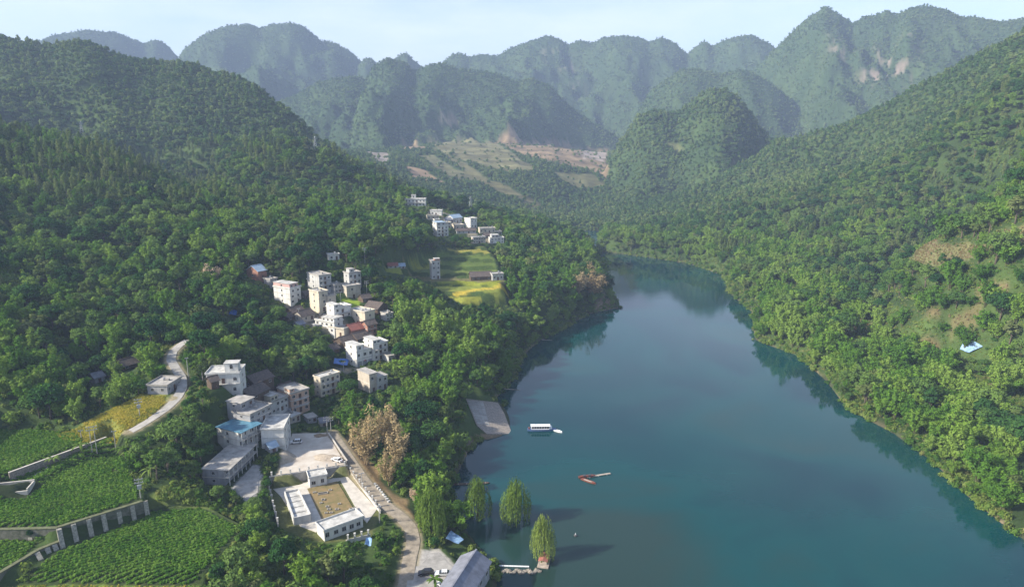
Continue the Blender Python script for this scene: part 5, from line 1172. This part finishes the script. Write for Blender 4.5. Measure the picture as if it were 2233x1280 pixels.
bu = at_z(1255, 1168, 0); o = empty('buoy', tuple(bu)); tag(o, 'small dark buoy alone on the water right of the willows', 'buoy'); MB().tube([(0, 0, -.1), (0, 0, .3), (0, 0, .55)], [.55, .6, .3], 10).build('float', M_DARK, o); MB().tube([(0, 0, .5), (0, 0, 1.1)], [.12, .06], 6).build('mast', M_BW, o)
for lb, c, w in [('dark punt moored under the bank left of the willows', (1012, 1056), 8.0), ('dark punt moored behind the left standing willow', (1056, 1054), 4.0)]:
    p = at_z(*c, 0); o = empty('punt', tuple(p), .05); tag(o, lb, 'boat'); hull(MB(), w, 1.2, .4).build('hull', WALLS['wood'], o); MB().box(-w*.3, -w*.25, -.5, .5, .25, .3).box(w*.1, w*.15, -.5, .5, .25, .3).build('bench', M_BT, o)
for lb, c, rz, w in [('pale fallen bamboo pole lying on the water below the terraces', (1186, 741), -.25, 11), ('dark driftwood log at the river bank above the ramp', (1112, 849), -.2, 11), ('second driftwood log at the shaded bank further up', (1128, 796), .05, 7)]:
    p = at_z(*c, .1); o = MB().tube([(-w/2, 0, 0), (0, .2, .05), (w/2, 0, .1)], [.2, .18, .1], 6).build('driftwood_log', M_BT); o.location = p; o.rotation_euler = (0, 0, rz); tag(o, lb, 'log')
# stone groyne near the nearest willow
for k in range(26):
    t = k/25+random.uniform(-.01, .01); p = at_z(1088+t*90, 1246+3*sin(k), 0); s = random.uniform(.5, 1.1)
    mb = MB(); bm = bmesh.new(); bmesh.ops.create_icosphere(bm, subdivisions=1, radius=1)
    for v_ in bm.verts: v_.co *= random.uniform(.75, 1.15)
    me_ = bpy.data.meshes.new('rock'); bm.to_mesh(me_); bm.free(); me_.materials.append(M_STONE)
    o = link_mesh('rock', me_, None, (p[0], p[1], .1), random.random()*6, (s*1.2, s, s*.6)); tag(o, 'small shore rock in the low stone spit by the nearest willow', 'rock', 'rocks of the stone spit')
# ------------------------------------------------------------------ tarps
def tarp(label, corners, m, sag=.5, lift=1.2):
    n = 8; V = []
    c = [Vector(q) for q in corners]
    for i in range(n):
        for j in range(n):
            u, v_ = i/(n-1), j/(n-1); p = (c[0]*(1-u)+c[1]*u)*(1-v_)+(c[3]*(1-u)+c[2]*u)*v_
            V.append((p.x, p.y, p.z+lift-sag*sin(pi*u)*sin(pi*v_)+.25*sin(7*u+3*v_)*.5))
    F = [(i*n+j, (i+1)*n+j, (i+1)*n+j+1, i*n+j+1) for i in range(n-1) for j in range(n-1)]
    V += [(x, y, z-.05) for x, y, z in V]; k = n*n
    F += [tuple(q+k for q in f[::-1]) for f in F]
    o = MB().add(V, F).build('tarpaulin', m, None, True); tag(o, label, 'tarpaulin'); return o
M_TARP = mat('pale_blue_tarp', (0.22,0.36,0.56), 0.5, 0.35, 0.9); M_TARPB = mat('strong_blue_tarp', (0.05,0.16,0.5), 0.5, 0.2, 1.0)
def tz(pl, up=0.0): return [ground(a, b)+np.array([0, 0, up]) for a, b in pl]
tarp('pale blue tarpaulin spread among trees on the right bank', tz([(2092,768),(2112,776),(2142,762),(2106,742)], .6), M_TARP); KEEP.append((2090,740,2142,774,math.hypot(*ground(2110,760)[:2])))
tarp('pale blue tarpaulin in the trees below the compound', tz([(796,1206),(810,1210),(812,1192),(800,1190)]), M_TARP, lift=3.0); KEEP.append((792,1186,818,1212,math.hypot(*ground(805,1200)[:2])+3))
tarp('blue tarpaulin roof between trees above the bottom car park', tz([(972,1186),(1000,1198),(1012,1188),(984,1168)]), M_TARP, lift=2.0); KEEP.append((968,1160,1014,1196,math.hypot(*ground(990,1180)[:2])+3))
tarp('bright blue awning at the left of the white terrace house', tz([(728,802),(758,806),(762,792),(730,790)]), M_TARPB, lift=2.2); KEEP.append((727,780,762,806,math.hypot(*ground(745,800)[:2])))
tarp('small blue tarpaulin in the dark trees left of the village', tz([(500,694),(516,696),(518,686),(504,684)]), M_TARPB, lift=2.2); KEEP.append((500,680,520,696,math.hypot(*ground(508,690)[:2])))
bn_ = tarp('red banner cloth hung on the white house with blue awning', tz([(789,797),(799,795),(799,794),(789,796)], 0), mat('red_cloth', (0.5,0.03,0.04), 0.7), lift=2.4); bn_.name = 'banner'; bn_['category'] = 'banner'
# heap of sand in the yard
def heap(label, c, z, R, H, m):
    p = at_z(*c, z); V = [(0, 0, H)]; F = []
    for j in range(1, 6):
        for i in range(18):
            t = 2*pi*i/18; rr = R*j/5*(1+.18*sin(3*t+1)+.1*sin(7*t)); V.append((rr*cos(t), rr*.55*sin(t), H*(1-j/5)**.8+random.uniform(-.08, .08)*H-.05*(j == 5)))
    for i in range(18): F.append((0, 1+i, 1+(i+1) % 18))
    for j in range(4):
        for i in range(18): a = 1+j*18; F.append((a+i, a+18+i, a+18+(i+1) % 18, a+(i+1) % 18))
    o = MB().add(V, F).build('sand_heap', m, None, True); o.location = p; tag(o, label, 'sand heap')
M_SANDH = mat('heaped_sand', (0.44,0.37,0.29), 0.95, 0.3, 1.2, bump=0.5)
heap('low heap of pale sand in the near half of the yard', (712,997), 10.1, 5.5, .9, M_SANDH); heap('small brown soil heap at the far end of the yard', (698,950), 10.1, 3.0, 1.0, mat('heaped_soil', (0.27,0.2,0.13), 0.95, 0.3, 1.2, bump=0.5))
# ------------------------------------------------------------------ planting
KEEP += [(842,550,1075,598,math.hypot(*ground(950,585)[:2])-8), (832,556,930,590,math.hypot(*ground(880,590)[:2])-6), (985,618,1110,662,math.hypot(*ground(1050,640)[:2])-12)]
runmax = np.maximum.accumulate((Z-CAM_Z)/RR, axis=1)
def lookup(arr, x, y):
    i = np.clip(np.rint((np.arctan2(x, y)-TH[0])/(TH[1]-TH[0])).astype(int), 0, NT-1); j = np.clip(np.rint((np.log(np.hypot(x, y))-LR[0])/(LR[1]-LR[0])).astype(int), 0, NR-1)
    return arr[i, j]
DSH = np.where(wet, -dsh, dsh)
def grid_pts(r0, r1, sp, th0=-38.5, th1=38.5, jit=.48):
    a = np.arange(-r1*sin(RAD(39)), r1*sin(RAD(39)), sp); b = np.arange(r0*cos(RAD(39))-sp, r1, sp*.9)
    x, y = np.meshgrid(a, b); x = x+((np.arange(len(b)) % 2)*sp/2)[:, None]
    x = x+rng.uniform(-jit, jit, x.shape)*sp; y = y+rng.uniform(-jit, jit, y.shape)*sp
    r = np.hypot(x, y); t = np.degrees(np.arctan2(x, y)); m = (r >= r0) & (r < r1) & (t > th0) & (t < th1)
    return x[m], y[m]
def seen(x, y, z, h):
    r = np.hypot(x, y); e = (z+h-CAM_Z)/r
    return e > lookup(runmax, x*(1-6/r), y*(1-6/r))-0.004
PXP = [pl for k_, (pl, z, b) in PADS.items() if k_ not in ('village_paddy', 'strip_field')]+[[(600,1040),(640,946),(720,942),(760,1010),(835,1120),(806,1168),(790,1176),(710,1176),(640,1150)]]
PXP.append([(828,560),(885,546),(960,541),(1060,555),(1086,590),(1108,640),(1108,664),(1008,664),(956,630),(902,602),(838,590)])
PXL = [[(a, b) for a, b, z in pl] for pl, w in ROADS.values()]
def open_view(x, y, z, h, w, strict=True):
    """leave the yards, roads, fields and houses open to view as in the photograph"""
    px, py, f = project(x, y, z); _, pt, _ = project(x, y, z+h); hw = w*FPX/f; r = np.hypot(x, y); ok = np.ones(len(x), bool); pm = (pt*.6+py*.4)
    for pl in PXP: ok &= ~(in_poly(px, pt+.12*(py-pt), pl) | in_poly(px, pm, pl) | in_poly(px-hw*.6, pm, pl) | in_poly(px+hw*.6, pm, pl))
    for k, pl in enumerate(PXL):
        lw = (9, 5, 13)[k]
        for q in (.1, .5, .9):
            d, _ = d_line(px, pt*(1-q)+py*q, pl); ok &= ~((d < lw+hw*.55) & (r < 330))
    for x0, y0, x1, y1, rk in KEEP: ok &= ~((r < rk) & (px+hw*.75 > x0) & (px-hw*.75 < x1) & (pt < y1) & (py-(py-pt)*.15 > y0))
    for fp in FOOT:
        ok &= ~in_poly(x, y, fp)
    return ok & (px > -140) & (px < 2373) & (py < 1480)
def foot_clear(x, y, m):
    ok = np.ones(len(x), bool)
    for fp in FOOT: d, _ = d_line(x, y, fp, True); ok &= ~(in_poly(x, y, fp) | (d < m))
    return ok

CORE = [[(600,650),(640,612),(700,600),(790,605),(800,640),(850,680),(832,740),(852,800),(790,815),(720,812),(700,760),(660,725),(610,700)], [(455,850),(560,826),(690,872),(690,930),(640,930),(600,1000),(500,1010),(505,930)], [(890,455),(925,446),(985,462),(1040,480),(1100,520),(1095,540),(1020,538),(940,524),(930,480)]]
TX, TY, TK, TS = [], [], [], []           # kinds: 0 broadleaf 1 bamboo 2 tall
def plant(r0, r1, sp, dens=1.0):
    x, y = grid_pts(r0, r1, sp); m = ~lookup(bare, x, y); x, y = x[m], y[m]
    z = zat(x, y); ds = lookup(DSH, x, y); px, py, f = project(x, y, z)
    nz = fbm(x, y, 75, 3); n2 = fbm(x+900, y-300, 45, 2); u = rng.uniform(0, 1, len(x))
    right = x > 60+0.05*y
    pb = np.where(right, np.where(ds < 70, .8, .34), np.where(ds < 70, .62, .34))+nz*1.7; pb = np.where(np.hypot(x, y) > 750, pb-.35, pb)
    left_low = (px < 420) & (py > 640) & (py < 880); pb = np.where(left_low, .72+nz, pb)
    k = np.where(u < pb, 1, 0)
    tall = (n2 > np.where((px < 480) & (py < 460), -.12, .12)) & (~right) & (np.hypot(x, y) > 400) & (py < 470) & (px < 900) | (right & (n2 > .16) & (np.hypot(x, y) > 560)); k = np.where(tall & (u > .3), 2, k)
    s = rng.uniform(.62, 1.08, len(x))*(1+.55*rng.uniform(0, 1, len(x))**2.5)*(1+.25*nz)*np.where(ds < 3, .6, 1.0)*np.where(k == 2, .8, 1)
    s = np.where(right & (ds > 4) & (ds < 120), s*1.12, s)
    h = np.array([10.5, 11.5, 15])[k]*s; w = np.array([4.2, 4.6, 2.2])[k]*s
    ok = seen(x, y, z, h) & open_view(x, y, z, h, w) & (rng.uniform(0, 1, len(x)) < dens) & (ds > .4)
    # where a full-grown tree would hide a house, a smaller one may stand
    sm = ~ok & seen(x, y, z, h) & (ds > .4); h2, w2 = h*.38, w*.42
    ok2 = sm & open_view(x, y, z, h2, w2); s = np.where(ok2, s*.4, s); k = np.where(ok2, 0, k); ok |= ok2
    core = np.zeros(len(x), bool)
    for pl in CORE: core |= in_poly(px, py, pl)
    keepc = rng.uniform(0, 1, len(x)) < .35; s = np.where(core, np.minimum(s, .55)*.85, s); k = np.where(core, 0, k); ok &= ~core | keepc
    glade = right & (fbm(x-400, y+700, 58, 3) > .15) & (ds > 22) & (np.hypot(x, y) < 640); gk = rng.uniform(0, 1, len(x)) < .25; s = np.where(glade, s*.5, s); ok &= ~glade | gk
    ok &= foot_clear(x, y, 1.2)
    TX.append(x[ok]); TY.append(y[ok]); TK.append(k[ok]); TS.append(s[ok])
plant(150, 460, 6.3); plant(460, 900, 6.8)
TX, TY, TK, TS = map(np.concatenate, (TX, TY, TK, TS)); TZ = zat(TX, TY)-.15
TR = np.hypot(TX, TY); px_, py_, fz = project(TX, TY, TZ+5*TS); szp = TS*np.array([8, 9, 5])[TK]/fz
inframe = (px_ > 5) & (px_ < 2228) & (py_ < 1275)
# how much of each crown stands clear of the crowns in front of it
order = np.argsort(TR); buf = np.full((130, 224), 9e9); vis = np.zeros(len(TX))
for i in order:
    if not inframe[i]: continue
    hw = max(1, int(TS[i]*3.2*FPX/fz[i]/10+.5)); cx, cy_ = int(px_[i]/10), int(py_[i]/10-TS[i]*1.5*FPX/fz[i]/10)
    a = buf[max(0, cy_-hw):cy_+hw+1, max(0, cx-hw):cx+hw+1]
    if a.size: vis[i] = np.mean(a > 1e9); a[:] = TR[i]
ids = {k: [] for k in range(3)}
score = szp*(vis > .12)*inframe*(.4+vis)
single = np.zeros(len(TX), bool)
for k, n in ((0, 270), (1, 270), (2, 120)):
    c = np.nonzero((TK == k) & (score > 0))[0]; c = c[np.argsort(-score[c])][:n]; ids[k] = c; single[c] = True

def tree_obj(name, protos_, i, k, loc, rz, s, label, cat, group, part_names):
    e = empty(name, loc, rz); e.scale = (s, s, s); tag(e, label, cat, group)
    a, b = protos_[k % len(protos_)]
    link_mesh(part_names[0], a, e); link_mesh(part_names[1], b, e); return e
def place_label(i):
    x, y = px_[i], py_[i]
    if x > 1380: return 0
    if y > 1120: return 1
    if x > 820 or (x > 690 and y > 720): return 2
    if TR[i] < 430 and y > 560: return 3
    return 4
WHERE = [('on the right bank of the river', 'right bank'), ('in the thicket along the bottom edge', 'bottom thicket'), ('on the left river bank beside the village', 'left bank'), ('on the wooded slope left of the village', 'left slope'), ('on the higher ground behind the village', 'upper slope')]
for k in range(3):
    nm, cat, desc, proto, pn = [('broadleaf_tree', 'tree', 'dark green round-crowned broadleaf tree', BROAD, ('crown', 'trunk')), ('bamboo_clump', 'bamboo', 'feathery yellow-green bamboo clump', BAMB, ('foliage', 'culms')), ('slender_tree', 'tree', 'tall slender pale green tree', TALL, ('crown', 'trunk'))][k]
    for i in ids[k]:
        w = WHERE[place_label(i)]
        tree_obj(nm, proto, i, int(rng.integers(0, 99)), (TX[i], TY[i], TZ[i]), rng.uniform(0, 6.28), float(TS[i]), desc+' '+w[0], cat, desc+'s, '+w[1], pn)

# willows standing in and by the water
for lb, c, hp, s_, kk in [('drooping willow standing on the bank beside the dusty track', (942,1160), 90, .9, 0), ('dark drooping willow standing in the shallows, leftmost of those in the water', (1042,1126), 80, .8, 1), ('full drooping willow standing in the water, middle of the three', (1126,1136), 88, .82, 2), ('bright yellow-green willow nearest the bottom, over the red raft', (1184,1216), 88, .68, 0)]:
    p = ground(*c) if c[0] < 1000 else at_z(*c, 0); s = hp*math.sqrt(p[0]**2+p[1]**2+(CAM_Z-p[2])**2)/FPX*1.12/13.2
    e = tree_obj('willow_tree', WILL, 0, kk, tuple(p), kk*1.3, s, lb, 'tree', 'willows by the water', ('crown', 'trunk')); e.scale = (s*s_, s*s_, s)
# dry bamboo
for lb, c, hp, wd in [('tall dry brown bamboo plume above the dusty track, tallest of its stand', (842,1005), 132, .85), ('broad dry brown bamboo clump left in the stand above the track', (800,1012), 104, 1.25), ('dry brown bamboo clump at the right of the stand above the track', (868,1024), 96, 1.15), ('low dry brown bamboo in front of the stand above the track', (850,1058), 70, 1.2), ('dry tan bamboo clump leaning over the river at the point', (1296,655), 68, 1.5), ('second dry tan bamboo clump on the slope of the point', (1262,640), 50, 1.5), ('brown dry bamboo clump among dark trees left of the village', (462,622), 46, 1.5), ('dry brown bamboo low on the bank left of the willow', (905,1095), 36, 1.2)]:
    p = ground(*c); s = hp*math.sqrt(p[0]**2+p[1]**2+(CAM_Z-p[2])**2)/FPX*1.1/11.5
    e = tree_obj('dry_bamboo_clump', DEAD, 0, len(lb), tuple(p), len(lb)*.7, s, lb, 'bamboo', 'dry brown bamboo clumps', ('foliage', 'culms')); e.scale = (s*wd, s*wd, s)
# banana plants
for i, (lb, c) in enumerate([('banana plant at the left of the group by the path end', (270,992)), ('banana plant in the middle of the group by the path end', (284,1000)), ('banana plant at the right of the group by the path end', (306,1004)), ('banana plant by the rice field, left of its pair', (118,890)), ('banana plant by the rice field, right of its pair', (140,886)),
        ('banana plant above the crop field corner near the compound', (550,1150)), ('banana plant below the corner of the lower crop field', (575,1172)), ('banana plant in the bottom thicket beside the lower crop field', (548,1200)), ('banana plant in the bottom thicket near the white building', (622,1196)), ('palm-like banana plant in the car park corner', (948,1280)), ('banana plant on the narrow path edge', (120,1014)), ('banana plant farther along the narrow path edge', (178,990)), ('banana plant at the terrace wall end', (330,1040))]):
    p = ground(*c); tree_obj('banana_plant', BANA, 0, i, tuple(p), i*1.1, rng.uniform(1.0, 1.5), lb, 'plant', 'banana plants', ('leaves', 'stem'))

# the rest of the woods, too many to count
rest = ~single; C_WOOD = protos('wood', [a for a, b in BROAD]+[a for a, b in BAMB]+[a for a, b in TALL])
sort = np.where(TK == 0, rng.integers(0, 8, len(TX)), np.where(TK == 1, 8+rng.integers(0, 4, len(TX)), 12+rng.integers(0, 3, len(TX))))
scatter('woodland', 'dense green woodland covering both valley sides', np.stack([TX, TY, TZ], 1)[rest], rng.uniform(0, 6.28, rest.sum()), TS[rest], sort[rest], C_WOOD)
# hill forest
fx, fy, fs = [], [], []
for r0, r1, sp, sc in ((900, 1500, 5.6, .86), (1500, 2400, 6.8, .82), (2400, 4600, 9.0, .88)):
    x, y = grid_pts(r0, r1, sp); m = ~lookup(bare, x, y)
    ff = np.zeros(len(x), bool)
    for w in FARFIELD: ff |= in_poly(x, y, [p[:2] for p in w])
    m |= ff & (rng.uniform(0, 1, len(x)) < .05); x, y = x[m], y[m]; z = zat(x, y); px, py, f = project(x, y, z); s = (.45+.95*rng.uniform(0, 1, len(x))**1.6)*sc*(1+.5*fbm(x, y, 160, 3))
    ok = seen(x, y, z, 8) & (px > -100) & (px < 2333) & (lookup(DSH, x, y) > 1)
    ok &= (fbm(x+5000, y, 240, 3) < .42) | (r0 < 1000)
    fx.append(x[ok]); fy.append(y[ok]); fs.append(s[ok])
fx, fy, fs = map(np.concatenate, (fx, fy, fs))
C_FAR = protos('hill_tree', [far_crown('hill_tree', 70+k, R=[3.6, 3.0, 4.2, 2.4][k], H=[3.4, 4.2, 3.0, 4.6][k]) for k in range(4)])
scatter('hill_forest', 'hazy green forest on the far hills and mountains', np.stack([fx, fy, zat(fx, fy)-.5], 1), rng.uniform(0, 6.28, len(fx)), fs, rng.integers(0, 4, len(fx)), C_FAR)
# undergrowth
bx, by, bs = [], [], []
for r0, r1, sp in ((150, 420, 2.9), (420, 800, 4.2)):
    x, y = grid_pts(r0, r1, sp); bb = lookup(bare, x, y); m = ~bb | ((x > 60) & (lookup(DSH, x, y) > 2)); x, y, bb = x[m], y[m], bb[m]; z = zat(x, y); s = rng.uniform(.35, .8, len(x))*np.where(bb, .55, 1)
    ok = seen(x, y, z, 4) & open_view(x, y, z, 2.6*s, 1.6*s) & foot_clear(x, y, .6) & (lookup(DSH, x, y) > rng.uniform(-.4, 1.2, len(x)))
    bx.append(x[ok]); by.append(y[ok]); bs.append(s[ok])
# overhanging scrub along the waterline
lx, ly = [], []
for i in range(len(SH_L+SH_R)-1):
    a, b = RIVER[i], RIVER[i+1]
    if math.hypot(*(b-a)) > 400: continue
    n = max(1, int(math.hypot(*(b-a))/1.1)); t = rng.uniform(0, 1, n)
    lx.append(a[0]+(b[0]-a[0])*t+rng.normal(size=n)*1.4); ly.append(a[1]+(b[1]-a[1])*t+rng.normal(size=n)*1.4)
lx, ly = np.concatenate(lx), np.concatenate(ly); dR_, _ = d_line(lx, ly, RAMP, True); ls = rng.uniform(.4, .95, len(lx)); lz = zat(lx, ly)
ok = (np.hypot(lx, ly) < 1000) & (lookup(DSH, lx, ly) > -1.6) & (dR_ > 3) & ~in_poly(lx, ly, RAMP) & open_view(lx, ly, np.maximum(lz, 0), 2.6*ls, 1.6*ls) & (fbm(lx, ly, 22, 2) > -.08)
bx.append(lx[ok]); by.append(ly[ok]); bs.append(ls[ok])
bx, by, bs = map(np.concatenate, (bx, by, bs))
C_BUSH = protos('bush', [far_crown('bush', 80+k, R=[2.4, 2.0, 2.8][k], H=[1.9, 2.6, 1.7][k], n=110, leaf=.55, m=LM_BUSH, base=-.9) for k in range(3)]+[tuft('tall_grass', 84, 60, 1.6, 2.6, .8, .16, LM_GRASSY, .1)])
scatter('undergrowth', 'low bushes and rank grass between the trees', np.stack([bx, by, np.maximum(zat(bx, by)-.2, .1)], 1), rng.uniform(0, 6.28, len(bx)), bs, np.where(rng.uniform(0, 1, len(bx)) < .12, 3, rng.integers(0, 3, len(bx))), C_BUSH)
# rough grass over the right bank
x, y = grid_pts(230, 720, 2.3); m = (x > 60) & (lookup(DSH, x, y) > 2) & (fbm(x, y, 18, 3) > -.3); x, y = x[m], y[m]; z = zat(x, y); m = seen(x, y, z, 2); x, y, z = x[m], y[m], z[m]
for w in DRYFIELDS: m = ~in_poly(x, y, [p[:2] for p in w]); x, y, z = x[m], y[m], z[m]
C_GRASS = protos('rough_grass', [tuft('grass_tuft', 184+k, 46, 1.3, .9, .42, .22, LM_GRASSY if k else LM_BUSH, .3) for k in range(3)])
scatter('rough_grass', 'rough grass on the open ground of the right bank', np.stack([x, y, z-.05], 1), rng.uniform(0, 6.28, len(x)), rng.uniform(.5, 1.25, len(x)), rng.integers(0, 3, len(x)), C_GRASS)
# crops
C_CROP = protos('crop', [tuft('crop_plant', 90+k, 26, .75, .9, .34, .7, LM_CROP) for k in range(3)])
def rows(name, label, poly, ang, sp, step, coll, nk, s0, s1, zoff=0.0, inset=.8, wob=.15):
    P = np.array(poly); c = P.mean(0); R = np.abs(P-c).max()*1.5; u = np.array([cos(ang), sin(ang)]); v = np.array([-u[1], u[0]])
    a, b = np.meshgrid(np.arange(-R, R, step), np.arange(-R, R, sp)); a = a+rng.uniform(-.3, .3, a.shape)*step; b = b+rng.uniform(-wob, wob, b.shape)*sp
    x = c[0]+a*u[0]+b*v[0]; y = c[1]+a*u[1]+b*v[1]; m = in_poly(x, y, poly); x, y = x[m], y[m]; d, _ = d_line(x, y, [tuple(q) for q in poly], True); gap = fbm(x, y, 6, 3) > -.34; m = (d > inset) & gap & foot_clear(x, y, .8); x, y = x[m], y[m]
    s = rng.uniform(s0, s1, len(x))*(1+.35*fbm(x, y, 9, 2))
    return scatter(name, label, np.stack([x, y, zat(x, y)+zoff], 1), rng.uniform(0, 6.28, len(x)), s, rng.integers(0, nk, len(x)), coll)
rows('crop_rows', 'dense rows of dark green vine crop in the large lower field', PADW['lower_field'], RAD(28), 1.45, .45, C_CROP, 3, .6, .95)
rows('crop_rows', 'dark green vine crop in the upper field above the terrace wall', PADW['upper_field'], RAD(24), 1.45, .45, C_CROP, 3, .6, .95)
rows('crop_rows', 'dark green vine crop in the far left field by the path wall', PADW['far_field'], RAD(20), 1.45, .45, C_CROP, 3, .6, .95)
rows('crop_rows', 'dark green vine crop in the small field at the left edge', PADW['small_field'], RAD(30), 1.45, .45, C_CROP, 3, .6, .95)
C_RICE = protos('rice', [tuft('rice_plant', 95+k, 22, .5, .6, .34, .16, LM_RICE, .15) for k in range(2)])
rows('rice', 'ripe yellow and green rice beside the lane', rice_w, RAD(35), .7, .55, C_RICE, 2, .9, 1.2, inset=.3, wob=.5)
rows('grass', 'rank grass on the strip below the lower crop field', PADW['strip_field'], .2, .9, .9, C_RICE, 2, .8, 1.2, inset=.2, wob=.5)
C_DRY = protos('dry_maize', [tuft('maize_stalk', 97+k, 26, .8, 1.9, .6, .2, LM_STRAW, .1) for k in range(2)])
for k, w in enumerate(DRYFIELDS): rows('dry_maize', 'dry brown maize stubble in a clearing of the right bank', [p[:2] for p in w], RAD(20), 2.0, 1.2, C_DRY, 2, .6, 1.0, inset=.5, wob=.3)
for w in MEADOW: rows('meadow_grass', 'rough grass and weeds in a clearing on the right bank', [p[:2] for p in w], .4, 1.7, 1.5, C_BUSH, 4, .22, .5, inset=-3, wob=.5)
C_TERR = protos('terrace_crop', [tuft('terrace_plant', 99+k, 14, .9, .6, .4, .3, LM_GRASSY) for k in range(2)])
rows('terrace_crops', 'patchy green crops on the rice terraces', [p[:2] for p in TERR], RAD(-8), 2.2, 1.6, C_TERR, 2, .35, .75, inset=1.0, wob=.5)
# grassy margins
gm = [ground(a, b)[:2] for a, b in [(345,1066),(440,1080),(520,1126),(560,1170),(500,1240),(440,1278),(520,1170),(530,1146),(440,1100),(345,1094)]]
rows('tall_grass', 'pale tall grass along the edge of the lower crop field', gm, .5, 1.1, 1.0, C_BUSH, 4, .35, .7, inset=.1, wob=.5)

# ------------------------------------------------------------------ haze
hz = MB().box(-6600, 6600, -400, 6900, -9, float(Z.max())+25).build('haze', None); tag(hz, 'pale blue valley haze', kind='stuff')
hm, t_, out_ = new_mat('haze_air'); pv = t_.nodes.new('ShaderNodeVolumePrincipled'); pv.inputs['Color'].default_value = (0.48, 0.62, 0.90, 1); pv.inputs['Density'].default_value = HAZE_DENSITY; pv.inputs['Anisotropy'].default_value = 0.0
t_.links.new(pv.outputs[0], out_.inputs['Volume']); hz.data.materials.append(hm)
